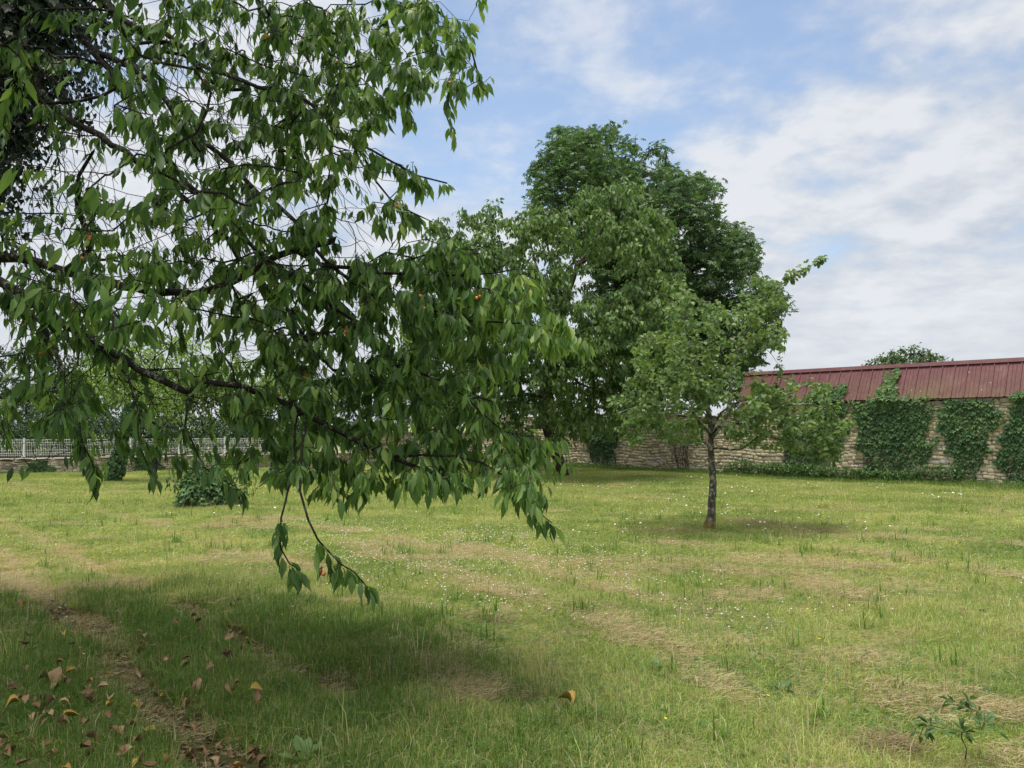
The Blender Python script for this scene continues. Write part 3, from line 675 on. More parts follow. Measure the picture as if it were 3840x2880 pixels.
# ------------------------------------------------------------------ 1. the foreground cherry tree
cb = (-5.7, 6.6); root = empty('cherry_tree', (cb[0], cb[1], float(ground_z(*cb))), 'large cherry tree whose leafy fruiting branches hang across the left foreground', 'tree')
sk = Skel()
tr = sk.limb([(cb[0], cb[1], -.1), (cb[0]+.03, cb[1], 1.0), (cb[0]-.05, cb[1]+.05, 2.0), (cb[0]+.1, cb[1]+.05, 2.7), (-5.3, 6.7, 3.6), P(-40, 250, 6.9), P(60, 60, 6.9), P(130, -160, 6.8), P(150, -420, 6.6)], .24, .05)
TIPS = []
def LB(pts, r0, r1, jit=.012):
    ids = sk.limb([P(*p) for p in pts], r0, r1, 'n', jit=jit)
    if r1 <= .006: TIPS.append(ids[-4:])
    return ids
LB([(-130, 560, 6.4), (0, 557, 6.1), (66, 563, 6.0), (139, 588, 5.9), (208, 602, 5.75), (264, 619, 5.6), (333, 633, 5.45), (417, 636, 5.3), (486, 616, 5.2), (555, 581, 5.1), (634, 540, 5.0), (720, 520, 5.0)], .050, .022)
LB([(-130, 600, 6.2), (0, 608, 5.7), (42, 633, 5.5), (69, 654, 5.4), (104, 675, 5.3), (139, 702, 5.2), (226, 754, 5.0), (333, 813, 4.8), (399, 845, 4.7), (424, 841, 4.7), (451, 827, 4.65), (521, 834, 4.6), (618, 872, 4.6), (700, 915, 4.6), (843, 987, 4.6), (923, 1018, 4.7), (975, 1039, 4.7)], .045, .010)
LB([(139, 588, 5.9), (175, 560, 5.8), (193, 540, 5.8), (167, 443, 5.8), (170, 380, 5.8), (200, 330, 5.7)], .030, .012)
LB([(-30, 60, 6.9), (50, 150, 6.6), (140, 247, 6.3), (267, 323, 6.0), (333, 377, 5.8), (417, 443, 5.6), (467, 500, 5.5), (560, 600, 5.2), (640, 700, 5.0), (720, 800, 4.9)], .040, .010)
LB([(110, 0, 6.8), (200, 110, 6.4), (260, 190, 6.1), (300, 253, 5.9), (327, 300, 5.8), (367, 353, 5.7), (433, 420, 5.5), (493, 483, 5.4), (560, 545, 5.3), (660, 620, 5.1), (760, 690, 5.0)], .038, .010)
LB([(130, -90, 6.7), (267, 43, 6.2), (350, 67, 5.9), (400, 107, 5.8), (460, 153, 5.7), (560, 190, 5.5), (650, 230, 5.4), (720, 290, 5.3), (800, 323, 5.3), (853, 353, 5.3), (903, 380, 5.3), (966, 396, 5.3)], .034, .006)
LB([(200, 110, 6.4), (287, 143, 6.1), (330, 183, 5.9), (360, 217, 5.8), (400, 277, 5.7), (470, 330, 5.5), (560, 420, 5.3), (640, 480, 5.2), (700, 560, 5.1), (802, 636, 5.0), (875, 660, 4.9), (958, 674, 4.9), (1010, 692, 4.9), (1062, 695, 4.9), (1138, 699, 4.9), (1184, 712, 4.9), (1262, 735, 4.9)], .030, .004)
LB([(150, -300, 6.6), (400, -180, 6.0), (650, -120, 5.6), (840, -60, 5.3), (920, 0, 5.2), (963, 40, 5.2), (996, 80, 5.2), (1020, 113, 5.2), (1036, 173, 5.2)], .034, .006)
LB([(560, 190, 5.5), (640, 200, 5.4), (720, 270, 5.3), (773, 320, 5.3), (813, 393, 5.2), (843, 430, 5.2), (886, 457, 5.2), (935, 480, 5.2)], .016, .004)
LB([(634, 540, 5.0), (700, 575, 5.0), (833, 590, 5.1), (888, 591, 5.1), (1010, 593, 5.1), (1110, 582, 5.1), (1158, 582, 5.1)], .016, .003)
LB([(720, 800, 4.9), (860, 790, 4.9), (958, 824, 4.8), (1003, 855, 4.8), (1045, 896, 4.8), (1083, 931, 4.8), (1131, 942, 4.8), (1211, 946, 4.8)], .012, .003)
LB([(843, 987, 4.6), (982, 985, 4.7), (1083, 1025, 4.7), (1120, 1060, 4.7), (1150, 1095, 4.7), (1192, 1130, 4.7)], .010, .003)
LB([(1045, 896, 4.8), (1080, 925, 4.75), (1085, 980, 4.7), (1110, 1022, 4.7)], .006, .003)
LB([(660, 890, 4.6), (650, 1000, 4.2), (648, 1060, 4.0), (666, 1123, 3.9), (687, 1166, 3.9), (734, 1217, 3.9), (766, 1236, 3.9), (795, 1270, 3.9)], .010, .003, .004)
LB([(640, 900, 4.6), (625, 1040, 4.2), (607, 1120, 3.9), (605, 1182, 3.9), (625, 1217, 3.9), (648, 1232, 3.9)], .009, .003, .004)
LB([(40, 640, 5.4), (120, 760, 5.0), (170, 900, 4.7), (200, 1000, 4.5), (205, 1045, 4.5)], .014, .004)
LB([(226, 754, 5.0), (290, 860, 4.7), (300, 960, 4.5), (330, 1030, 4.4)], .010, .003)
LB([(424, 841, 4.7), (400, 920, 4.5), (440, 1010, 4.4), (520, 1060, 4.4)], .010, .003)
LB([(350, -180, 6.0), (500, -60, 5.6), (620, 60, 5.4), (760, 150, 5.3), (850, 230, 5.3)], .018, .004)
LB([(1000, 90, 5.2), (970, 170, 5.2), (968, 230, 5.2), (975, 270, 5.2), (985, 290, 5.2)], .005, .0025, .003)
LB([(840, 230, 5.3), (862, 190, 5.3), (880, 240, 5.3)], .004, .003)
OUT = [(0, -10), (940, -10), (1000, 30), (1045, 130), (1040, 200), (990, 215), (950, 150), (930, 190), (850, 200), (885, 270), (820, 250), (800, 300), (930, 370), (960, 395), (880, 410), (900, 440), (960, 480), (1050, 560), (1150, 585),
       (1170, 640), (1260, 735), (1180, 760), (1120, 770), (1130, 820), (1060, 850), (1100, 910), (1215, 955), (1225, 985), (1150, 1020), (1180, 1110), (1120, 1075), (1050, 1035), (960, 1040), (900, 1060), (830, 1060), (740, 1080), (650, 1050), (560, 1000), (500, 1010), (470, 970), (340, 1010), (300, 950), (200, 1010), (150, 900), (60, 930), (0, 960)]
DENSE = [(560, 480), (960, 520), (1150, 600), (1240, 735), (1100, 760), (1080, 900), (1200, 960), (1180, 1080), (800, 1040), (640, 1000), (500, 900), (480, 700)]
GAPS = [[(130, 300), (290, 300), (300, 420), (190, 400)], [(690, 440), (850, 460), (860, 560), (740, 560)], [(0, 375), (180, 385), (140, 480), (0, 470)], [(820, 330), (900, 400), (870, 430), (800, 380)],
        [(180, 700), (560, 700), (600, 960), (420, 960), (200, 930)], [(0, 690), (90, 700), (100, 800), (0, 800)]]
q = sample_poly(OUT, 1550); q2 = sample_poly(DENSE, 620); q3 = sample_poly([(520, 20), (930, 10), (1030, 150), (870, 230), (560, 420)], 150); qq = np.vstack([q, q2, q3]); targets = []
for (x, y) in qq:
    if any(in_poly(x, y, g_) for g_ in GAPS) and rng.random() < .55: continue
    if 580 < x < 960 and 380 < y < 560 and rng.random() < .3: continue
    if x < 250 and y < 400 and rng.random() < .7: continue
    t_ = min(1, max(0, x/1100)); Y = rng.uniform(4.0 + .6*t_, 6.9 - 1.35*t_)
    if y > 1000: Y = rng.uniform(4.0, 4.9)
    if x < 500 and rng.random() < .10: Y = rng.uniform(3.1, 3.8)
    targets.append(P(x, y, Y))
for (x, y, Y) in [(1045, 185, 5.2), (1060, 165, 5.2), (1000, 60, 5.2), (1012, 45, 5.2), (985, 295, 5.2), (990, 300, 5.2), (895, 262, 5.3), (965, 400, 5.3), (1160, 584, 5.1), (1265, 740, 4.9), (1215, 948, 4.8), (1225, 1000, 4.75), (1195, 1132, 4.7), (1185, 1120, 4.7), (1190, 1150, 4.7), (1170, 1110, 4.7), (1150, 1080, 4.7), (1140, 1100, 4.7), (1200, 1020, 4.7), (1180, 990, 4.7), (1160, 960, 4.7), (1215, 970, 4.8), (1100, 1050, 4.7), (1120, 1090, 4.7), (1240, 720, 4.9), (1200, 740, 4.9), (1225, 740, 4.9), (1150, 600, 5.0), (1120, 590, 5.0), (800, 1275, 3.9), (785, 1245, 3.9), (750, 1240, 3.9), (700, 1215, 3.9), (650, 1235, 3.9), (630, 1225, 3.9), (640, 1240, 3.9), (618, 1225, 3.9), (790, 1270, 3.9), (775, 1250, 3.9), (735, 1225, 3.9), (715, 1225, 3.9), (805, 1285, 3.9), (760, 1225, 3.9), (210, 1040, 4.5), (195, 1030, 4.5), (335, 1035, 4.4), (15, 1005, 4.3), (30, 1000, 4.3), (1055, -15, 5.2)]:
    targets.append(P(x, y, Y))
n_in = len(targets)
# the unseen crown above and left of the frame, added to throw the shade
cnt = 0
while cnt < 1500:
    u = rand_unit(1)[0]*rng.random()**.4; p_ = np.array((-5.0, 4.6, 4.6)) + u*np.array((5.2, 5.0, 3.0))
    if p_[2] < 1.9: continue
    x, y, z = proj(p_)
    if z > .2 and -30 < x < 2240 and -30 < y < 1700: continue
    if np.hypot(p_[0], p_[1]) < 1.6 and p_[2] < 3.2: continue
    if p_[0] > .35 and z > 0 : continue
    targets.append(p_); cnt += 1
cnt = 0
while cnt < 420:      # boughs added overhead, out of view, to shade the near left corner
    p_ = np.array((rng.uniform(-5.5, -1.0), rng.uniform(1.4, 4.9), rng.uniform(3.3, 5.4))); x, y, z = proj(p_)
    if z > .2 and -30 < x < 2240 and -60 < y < 1700: continue
    targets.append(p_); cnt += 1
paths = sk.grow(np.array(targets), step=.13, droop=.20, up_pen=.8, stiff=.5, jit=.012)
paths += [(np.array([sk.p[q_] for q_ in ids]), ids) for ids in TIPS for _ in range(2)]
# bare dead twigs, hanging or straggling
dead = []
for k in range(1300):
    x = rng.uniform(-20, 760); y = rng.uniform(-10, 900); Y = rng.uniform(4.3, 6.4); a = sk.nearest(P(x, y, Y)); p0 = sk.p[a]
    d = nrm(np.array((.5, -.15, -1.0)) + rng.normal(size=3)*.45); L = rng.uniform(.15, .55); par = a; ppt = p0
    for j in range(5):
        d = nrm(d + rng.normal(size=3)*.22); ppt = ppt + d*L/5; par = sk.add(ppt, par, 0, d)
chains = sk.finish(.0021, 2.5)
wood(root, chains, M['bark'], .0095, 60)
A, D, Nn = leaves_on(paths, 10.5, .42, .015, 1.0, .42, .3, .7)
Rl = frames(D, Nn); Sz = rng.uniform(.050, .098, len(A)); x, y, z = proj(A)
keep = ~((z < np.where(x > 350, 3.7, 2.7)) & (z > -.5) & (x > -300) & (x < 2500) & (y > -400)); A = A[keep]; Rl = Rl[keep]; Sz = Sz[keep]; x = x[keep]; y = y[keep]; z = z[keep]
infr = (x > 0) & (x < 2212) & (y > 0) & (y < 1659) & (z > 0); far_out = (x < -160) | (x > 2372) | (y < -160) | (y > 1820) | (z < 0); Sz[far_out] *= 1.9  # leaves far out of frame are enlarged to thicken the shade they cast
tint = np.clip(rng.normal(.42, .30, len(A)), 0, 1)
shown = np.where(infr, Sz/np.maximum(z, .5), 0); top300 = np.argsort(-shown)[:300]; mask = np.ones(len(A), bool); mask[top300] = False
loc = np.array(root.location); cache = {}
for i_ in top300:
    key = (int(i_ % 3), int(tint[i_]*5.99))
    if key not in cache:
        t = CH_HI[key[0]]; cache[key] = mesh_np('leaf', t.V, t.ff, t.c, M['cherry_leaf'], np.full(len(t.V), (key[1]+.5)/6), t.uv, True)
    o = link(bpy.data.objects.new('leaf', cache[key]), root); m3 = Rl[i_]*Sz[i_]
    o.matrix_local = Matrix([[*m3[r_], A[i_][r_]-loc[r_]] for r_ in range(3)] + [[0, 0, 0, 1]])
sets = []
for k in range(3):
    s_ = mask & infr & (np.arange(len(A)) % 3 == k); sets.append(stamp(CH_HI[k], A[s_]-loc, Rl[s_], Sz[s_], tint[s_]))
s_ = mask & ~infr; sets.append(stamp(CH_LO, A[s_]-loc, Rl[s_], Sz[s_], tint[s_]))
a = join_sets(sets); link(bpy.data.objects.new('foliage', mesh_np('foliage', a[0], a[1], a[2], M['cherry_leaf'], a[3], a[4], True)), root, kind='stuff')
print('cherry leaves', len(A), 'in frame', infr.sum())
# cherries in twos and threes on thin stalks
import bmesh
def ball(name, mat, tv, r=1.0, seg=8, rings=6, sq=1.0, stalk=None):
    bm = bmesh.new(); bmesh.ops.create_uvsphere(bm, u_segments=seg, v_segments=rings, radius=r)
    for v in bm.verts:
        v.co.z *= sq
        if v.co.z > .6*r: v.co.z -= .15*r
    if stalk:
        vs_ = []
        for (h, ox) in ((.8, 0), (stalk*.5, .25), (stalk, .1)):
            vs_.append([bm.verts.new((ox+.09*math.cos(k*2.09), .09*math.sin(k*2.09), h)) for k in range(3)])
        for a_, b_ in zip(vs_[:-1], vs_[1:]):
            for k in range(3): bm.faces.new((a_[k], a_[(k+1) % 3], b_[(k+1) % 3], b_[k]))
    me = bpy.data.meshes.new(name); bm.to_mesh(me); bm.free(); me.materials.append(mat)
    at = me.attributes.new('tint', 'FLOAT', 'POINT'); at.data.foreach_set('value', [tv]*len(me.vertices))
    for p_ in me.polygons: p_.use_smooth = True
    return me
cher = [ball('cherry', M['cherry'], tv, stalk=4.5) for tv in (.05, .25, .45, .7, .95)]
vis = [i_ for i_ in range(len(A)) if infr[i_] and z[i_] < 6.2]; random.shuffle(vis); nch = 0
for i_ in vis[:75]:
    for k in range(random.choice((1, 2, 2, 3, 3))):
        o = link(bpy.data.objects.new('cherry', random.choice(cher)), root); r_ = random.uniform(.0085, .0115)
        o.location = A[i_]-loc+np.array((random.uniform(-.018, .018), random.uniform(-.018, .018), -random.uniform(.035, .055))); o.scale = (r_, r_, r_)
        o.rotation_euler = (random.uniform(-.4, .4), random.uniform(-.4, .4), random.random()*6)

# ivy, its shade put into the leaf colour, wrapping the cherry's leader, upper left
iv = empty('ivy', tuple(P(-60, 300, 6.9)), 'dense ivy darkened by shade, wrapped round the upper stem of the foreground cherry, top left', 'ivy')
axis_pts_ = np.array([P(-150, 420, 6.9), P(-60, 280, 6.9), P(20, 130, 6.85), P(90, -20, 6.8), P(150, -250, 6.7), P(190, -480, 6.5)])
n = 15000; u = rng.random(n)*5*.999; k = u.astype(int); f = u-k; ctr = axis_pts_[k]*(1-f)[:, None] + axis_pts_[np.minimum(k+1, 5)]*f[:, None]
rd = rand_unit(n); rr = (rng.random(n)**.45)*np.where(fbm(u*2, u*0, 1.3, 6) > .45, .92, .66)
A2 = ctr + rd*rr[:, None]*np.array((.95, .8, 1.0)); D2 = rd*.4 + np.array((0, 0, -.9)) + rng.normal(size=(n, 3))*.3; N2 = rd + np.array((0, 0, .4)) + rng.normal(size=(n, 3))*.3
foliage(iv, 'foliage', IVYL, A2, frames(D2, N2), rng.uniform(.05, .085, n), M['ivy_shaded'])
vn = []
for k in range(7):
    pts = axis_pts_ + rng.normal(size=(6, 3))*.08; vn.append((pts, np.linspace(.014, .006, 6)))
link(bpy.data.objects.new('stems', tube_mesh('stems', vn, M['stem'], np.array(iv.location), lambda r: 5)), iv)

# ------------------------------------------------------------------ 2. the pear tree
pb = GP(1531, 1152); root = empty('pear_tree', (pb[0], pb[1], 0), 'young pear tree with lichened grey trunk and open crown standing alone on the lawn', 'tree')
YP = pb[1]; c5 = lambda x, y, dY=0: P((2000+x/1.4425)*.576, (900+y/1.4425)*.576, YP+dY)
sk = Skel()
sk.limb([c5(946, 1632), c5(948, 1610), c5(955, 1540), c5(965, 1420), c5(972, 1300), c5(965, 1200), c5(960, 1130), c5(962, 1030), c5(955, 960), c5(940, 900), c5(905, 800, -.1), c5(870, 660, -.15), c5(835, 530, -.2), c5(820, 400, -.2), c5(822, 250, -.2)], .078, .006, jit=.004)
def LP(pts, r0, r1): sk.limb([c5(*p) for p in pts], r0, r1, 'n', jit=.008)
LP([(965, 1080), (1020, 1000, .1), (1062, 900, .2), (1070, 760, .3), (1100, 600, .3), (1130, 500, .3), (1200, 360, .2), (1330, 250, .1), (1450, 175, 0), (1560, 100, 0)], .035, .004)
LP([(962, 1060), (1000, 1010, -.2), (1150, 980, -.5), (1320, 905, -.8), (1450, 890, -.9), (1560, 905, -.9), (1700, 985, -.9)], .030, .006)
LP([(962, 1030), (1060, 900, -.1), (1200, 860, -.3), (1400, 830, -.3), (1480, 780, -.4), (1600, 785, -.4)], .022, .005)
LP([(962, 1125), (1000, 1125, -.1), (1130, 1130, -.3), (1220, 1060, -.5), (1340, 1080, -.6), (1500, 1120, -.6), (1620, 1190, -.5)], .020, .005)
LP([(960, 1060), (900, 990, -.3), (850, 920, -.5), (700, 900, -.8), (560, 905, -.9), (450, 940, -1)], .026, .005)
LP([(945, 905), (870, 830, .2), (740, 790, .3), (600, 760, .4), (500, 740, .4)], .020, .005)
LP([(870, 660, -.15), (760, 600, .2), (640, 540, .3), (560, 520, .3)], .014, .005)
LP([(960, 1110), (880, 1080, .4), (760, 1000, .7), (650, 960, .9)], .018, .005)
LP([(1110, 560, .3), (1200, 450, .4), (1290, 490, .4), (1340, 530, .4)], .012, .004)
LP([(1100, 620, .3), (1230, 560, .2), (1290, 620, .2), (1330, 680, .2)], .010, .003)
LP([(960, 1000), (950, 900, .6), (980, 760, 1.0), (1000, 640, 1.1)], .018, .005)
LP([(960, 1000), (900, 900, -.7), (860, 780, -1.1), (900, 640, -1.2)], .018, .005)
PO = [(430, 880), (450, 820), (560, 720), (540, 520), (600, 490), (700, 480), (740, 300), (800, 210), (870, 300), (900, 400), (960, 320), (1080, 360), (1120, 260), (1230, 180), (1240, 210), (1330, 240), (1350, 330), (1280, 400), (1360, 480), (1350, 640), (1280, 600), (1190, 560), (1180, 680), (1250, 740), (1420, 740), (1400, 820), (1520, 750), (1620, 780), (1560, 850), (1650, 900), (1720, 990), (1680, 1080), (1620, 1210), (1460, 1170), (1300, 1130), (1150, 1110), (1020, 1050), (880, 1110), (740, 1060), (600, 1090), (500, 1100), (440, 1000)]
pq = sample_poly(PO, 760); tg = []
for (x, y) in pq:
    if 930 < x < 1010 and y > 880: continue
    if 1080 < x < 1320 and 640 < y < 760 and rng.random() < .6: continue
    e = 1 - min(1, (((x-1000)/700)**2 + ((y-700)/600)**2)); tg.append(c5(x, y, rng.uniform(-1.5, 1.5)*math.sqrt(max(.1, e))))
for xy in [(1570, 92), (1540, 110), (1500, 150), (1430, 160), (1380, 200), (1330, 690), (1335, 640), (1700, 985), (1395, 225), (822, 225)]: tg.append(c5(*xy))
paths = sk.grow(np.array(tg), step=.10, droop=.05, up_pen=.1, stiff=.35, jit=.012)
for (x, y) in [(1385, 190), (1415, 185), (1440, 170), (1480, 150), (1520, 120), (1550, 105), (1575, 95)]: 
    p_ = c5(x, y); paths.append((np.array([p_-np.array((.1, 0, .03)), p_]), [0, 0]))
sk.rmin[0] = .15; sk.rmin[1] = .118; sk.rmin[2] = .094
chains = sk.finish(.0024, 2.4); wood(root, chains, M['bark_pear'], .009, 40)
A, D, Nn = leaves_on(paths, 11.0, .22, .02, .35, .8, .3, .6); n = len(A); A = A + rng.normal(size=A.shape)*.02
foliage(root, 'foliage', PEAR, A, frames(D, Nn), rng.uniform(.055, .088, n), M['pear_leaf'], np.clip(rng.normal(.5, .25, n), 0, 1))
print('pear leaves', n)

# ------------------------------------------------------------------ 3. the big cherry in the middle
bb = GP(1218, 1030); YB = bb[1]; root = empty('cherry_tree', (bb[0], bb[1], 0), 'big round cherry tree with brown trunk in mid lawn, before the taller chestnut', 'tree')
sk = Skel(); B_ = lambda x, y, dY=0: P(x, y, YB+dY)
sk.limb([B_(1219, 1040), B_(1205, 990), B_(1188, 945), B_(1175, 900), B_(1180, 800), B_(1215, 680), B_(1245, 577), B_(1280, 532), B_(1329, 440)], .21, .03, step=.4, jit=.03)
for pts, r in (([(1185, 780), (1130, 740, -1), (1080, 690, -1.5), (1000, 560, -2), (950, 480, -2)], .10), ([(1190, 740), (1330, 690, -1), (1440, 650, -1.5)], .09), ([(1178, 860), (1120, 850, -1), (1060, 830, -2), (960, 850, -2.5)], .09),
               ([(1178, 850), (1230, 830, -1), (1290, 840, -2), (1330, 880, -2.5)], .08), ([(1245, 577), (1290, 550, -1), (1370, 504, -1.2), (1400, 506, -1.2)], .07), ([(1190, 740), (1180, 650, 1), (1150, 540, 2), (1120, 460, 2)], .09),
               ([(1185, 790), (1260, 720, 1.5), (1380, 600, 2.5)], .09), ([(1180, 830), (1080, 800, 1.5), (980, 740, 2.5)], .09), ([(1215, 680), (1200, 600, -1.5), (1180, 520, -2.4), (1190, 450, -2.4)], .07)):
    sk.limb([B_(*p) for p in pts], r, .02, 'n', step=.4, jit=.05)
def lumpy(poly, ctr, rad, depth, Yc, nl, npl, rl, flat=.75):
    out = []; q = sample_poly(poly, nl)
    for (x, y) in q:
        e = max(0.05, 1 - ((x-ctr[0])/rad[0])**2 - ((y-ctr[1])/rad[1])**2); dY = rng.choice((-1, 1), p=(.65, .35))*depth*math.sqrt(e)*rng.uniform(.55, 1)
        c = P(x, y, Yc+dY); R_ = rl*rng.uniform(.6, 1.25); m = int(npl*(R_/rl)**2); u = rand_unit(m); u[:, 2] = np.where(rng.random(m) < .75, np.abs(u[:, 2]), u[:, 2])
        pts = c + u*R_*np.array((1, 1, flat))*(.65+.35*rng.random((m, 1))**.5); X_, Y_, Z_ = proj(pts); out += list(pts[in_poly(X_, Y_, poly)])
    return np.array(out)
BO = [(880, 530), (905, 500), (930, 450), (960, 470), (1000, 445), (1040, 470), (1055, 405), (1085, 425), (1085, 460), (1120, 470), (1130, 435), (1160, 440), (1185, 470), (1205, 455), (1230, 470), (1250, 415), (1275, 395), (1310, 405), (1330, 385), (1355, 385), (1395, 400), (1400, 440), (1430, 450), (1465, 480), (1450, 520), (1475, 560), (1485, 640), (1490, 700), (1480, 800), (1420, 880), (1400, 940), (1360, 950), (1330, 930), (1290, 900), (1230, 950), (1160, 910), (1050, 900), (960, 940), (900, 900), (860, 820), (865, 650)]
tg = lumpy(BO, (1180, 670), (330, 300), 4.3, YB, 250, 20, .80, .65)
x = np.vstack([sample_poly(BO, 300), sample_poly([(870, 600), (1480, 650), (1480, 800), (1400, 930), (1300, 920), (1230, 945), (1160, 905), (1050, 895), (960, 930), (880, 860)], 520), sample_poly([(1040, 860), (1340, 860), (1330, 950), (1240, 962), (1150, 960), (1050, 950)], 150)]); tg = np.vstack([tg, [B_(a_, b_, rng.uniform(-3.2, 3.2)) for a_, b_ in x]])
paths = sk.grow(tg, step=.33, droop=.12, up_pen=.2, stiff=.4, jit=.04); chains = sk.finish(.006, 2.35); wood(root, chains, M['bark2'], .035, 30, ns=lambda r: 9 if r > .1 else (6 if r > .03 else 3))
A, D, Nn = leaves_on(paths, 19, .50, .07, .65, .6, .2, .6); n = len(A); A += rng.normal(size=A.shape)*.05
foliage(root, 'foliage', LEAF4, A, frames(D, Nn), rng.uniform(.12, .20, n), M['cherry2_leaf'], np.clip(rng.normal(.5, .27, n), 0, 1)); print('big cherry', n, len(sk.p))

# ------------------------------------------------------------------ 4. the chestnut behind the wall
YC = 38.5; cc = P(1420, 900, YC); root = empty('chestnut_tree', (cc[0], cc[1], 0), 'tall dark green chestnut tree rising highest, behind the stone wall', 'tree')
sk = Skel(); B_ = lambda x, y, dY=0: P(x, y, YC+dY)
sk.limb([(cc[0], cc[1], -.1), (cc[0], cc[1], 2.5), B_(1410, 760), B_(1390, 640), B_(1370, 520), B_(1340, 400), B_(1320, 320)], .42, .05, step=.6, jit=.05)
for pts, r in (([(1405, 700), (1300, 600, -2), (1220, 450, -3), (1190, 380, -3)], .16), ([(1400, 680), (1480, 600, -2), (1560, 560, -3), (1620, 540, -3)], .16), ([(1410, 740), (1520, 720, -3), (1620, 700, -3.5)], .14), ([(1385, 620), (1450, 500, 2), (1520, 420, 3)], .14),
               ([(1370, 520), (1420, 400, -2), (1440, 330, -2.5)], .10), ([(1370, 520), (1290, 420, 2), (1240, 320, 2)], .10), ([(1400, 680), (1340, 620, -4), (1300, 560, -5)], .12)):
    sk.limb([B_(*p) for p in pts], r, .03, 'n', step=.6, jit=.08)
CO = [(1140, 385), (1165, 340), (1178, 335), (1180, 300), (1205, 272), (1235, 285), (1275, 265), (1300, 278), (1335, 265), (1380, 280), (1430, 300), (1440, 325), (1465, 315), (1462, 350), (1480, 385), (1530, 375), (1550, 400), (1553, 430), (1560, 470), (1560, 480), (1605, 482), (1635, 530), (1636, 570), (1640, 605), (1680, 618), (1708, 655), (1700, 700), (1690, 740), (1650, 760), (1640, 790), (1600, 860), (1500, 870), (1380, 850), (1300, 700), (1235, 560), (1180, 500), (1135, 470), (1145, 400), (1175, 420)]
tg = lumpy(CO, (1410, 560), (290, 310), 6.0, YC, 320, 28, 1.25, .7)
x = sample_poly([(1300, 560), (1440, 560), (1690, 650), (1690, 720), (1640, 860), (1500, 900), (1300, 890)], 380); tg = np.vstack([tg, [B_(a_, b_, rng.uniform(-3.5, 3)) for a_, b_ in x]])
paths = sk.grow(tg, step=.6, droop=.05, up_pen=.05, stiff=.35, jit=.07); chains = sk.finish(.010, 2.3); wood(root, chains, M['bark2'], .06, 25, ns=lambda r: 9 if r > .1 else (6 if r > .05 else 3))
A, D, Nn = leaves_on(paths, 6, .7, .2, .15, .8, .5); n = len(A); A += rng.normal(size=A.shape)*.14; Nn = np.array((0, 0, 1.)) + rng.normal(size=A.shape)*.40
foliage(root, 'foliage', PALM, A, frames(D, Nn), rng.uniform(.18, .30, n), M['chestnut_leaf'], np.clip(rng.normal(.5, .25, n), 0, 1)); print('chestnut', n, len(sk.p))

# ------------------------------------------------------------------ smaller and farther trees
def crown_tree(name, base, height, trunk_r, lobes, nleaf, leaf, mat, bark, label, group=None, lean=(0, 0), tpl=LEAF4, npts=10, cat='tree', hang=.3):
    """lobes: (dx, dy, z, rx, ry, rz) relative to the base"""
    base = np.array((base[0], base[1], 0.)); root = empty(name, tuple(base), label, cat, group); sk = Skel()
    sk.limb([base+(0, 0, -.05), base+(lean[0]*.3, lean[1]*.3, height*.3), base+(lean[0], lean[1], height*.75)], trunk_r, trunk_r*.3, step=height/14, jit=trunk_r*.12)
    tg = []; vol = np.array([l[3]*l[4]*l[5] for l in lobes])**.67; vol = vol/vol.sum(); m = max(20, nleaf//npts)
    for l, v in zip(lobes, vol):
        k = int(m*v)+3; u = rand_unit(k); r_ = .55+.45*rng.random((k, 1)); bumps = 1 + .25*(fbm(u[:, 0]*2, u[:, 1]*2+u[:, 2]*3, 1.5, 11)[:, None]-.5)*2
        tg.append(base + np.array(l[:3]) + u*r_*bumps*np.array(l[3:]))
    tg = np.vstack(tg); tg = tg[tg[:, 2] > .15]; paths = sk.grow(tg, step=max(.12, height/16), droop=.05, up_pen=.1, stiff=.35, jit=.03); chains = sk.finish(trunk_r*.035+.002, 2.3)
    wood(root, chains, bark, trunk_r*.45, 8, ns=lambda r: 7 if r > .04 else 4 if r > .015 else 3)
    A, D, Nn = leaves_on(paths, npts, height*.09, .04, hang, .8, .3); A += rng.normal(size=A.shape)*height*.012; Nn = Nn + np.array((0, 0, .4))
    foliage(root, 'foliage', tpl, A, frames(D, Nn), rng.uniform(.7, 1.25, len(A))*leaf, mat, np.clip(rng.normal(.5, .25, len(A)), 0, 1)); return root
b = P(1950, 921, 62); crown_tree('broadleaf_tree', (b[0], b[1]), 8, .25, [(0, 0, 5.9, 3.4, 3, 2.2), (-2.2, 0, 5.3, 1.8, 2, 1.7), (2.3, 0, 5.7, 2.2, 2, 1.9)], 13000, .32, M['far_leaf'], M['bark2'], 'far tree whose rounded top shows above the red roof ridge')
tb = GP(243, 1041)
crown_tree('orchard_tree', tb, 4.3, .12, [(.7, 0, 3.2, 1.5, 1.3, 1.1), (-.2, .2, 3.5, 1.1, 1.1, .8), (1.6, -.1, 2.9, 1.2, 1.0, .9)], 3600, .10, M['lime_leaf'], M['bark'], 'leaning orchard tree with fresh yellow green crown before the white fence', lean=(.9, 0))
td = GP(335, 1028)
crown_tree('orchard_tree', td, 3.6, .055, [(.1, 0, 2.7, .9, .8, .8), (.6, 0, 2.2, .6, .6, .5)], 1100, .09, M['lime_leaf'], M['bark'], 'slender forked orchard tree just right of the leaning ivy-clad trunk', lean=(.1, 0))
te = GP(183, 1034)
crown_tree('orchard_tree', te, 2.6, .05, [(-.3, 0, 2.0, .7, .6, .6)], 600, .08, M['far_leaf'], M['bark'], 'stunted little orchard tree leaning left before the low wall', lean=(-.5, 0))
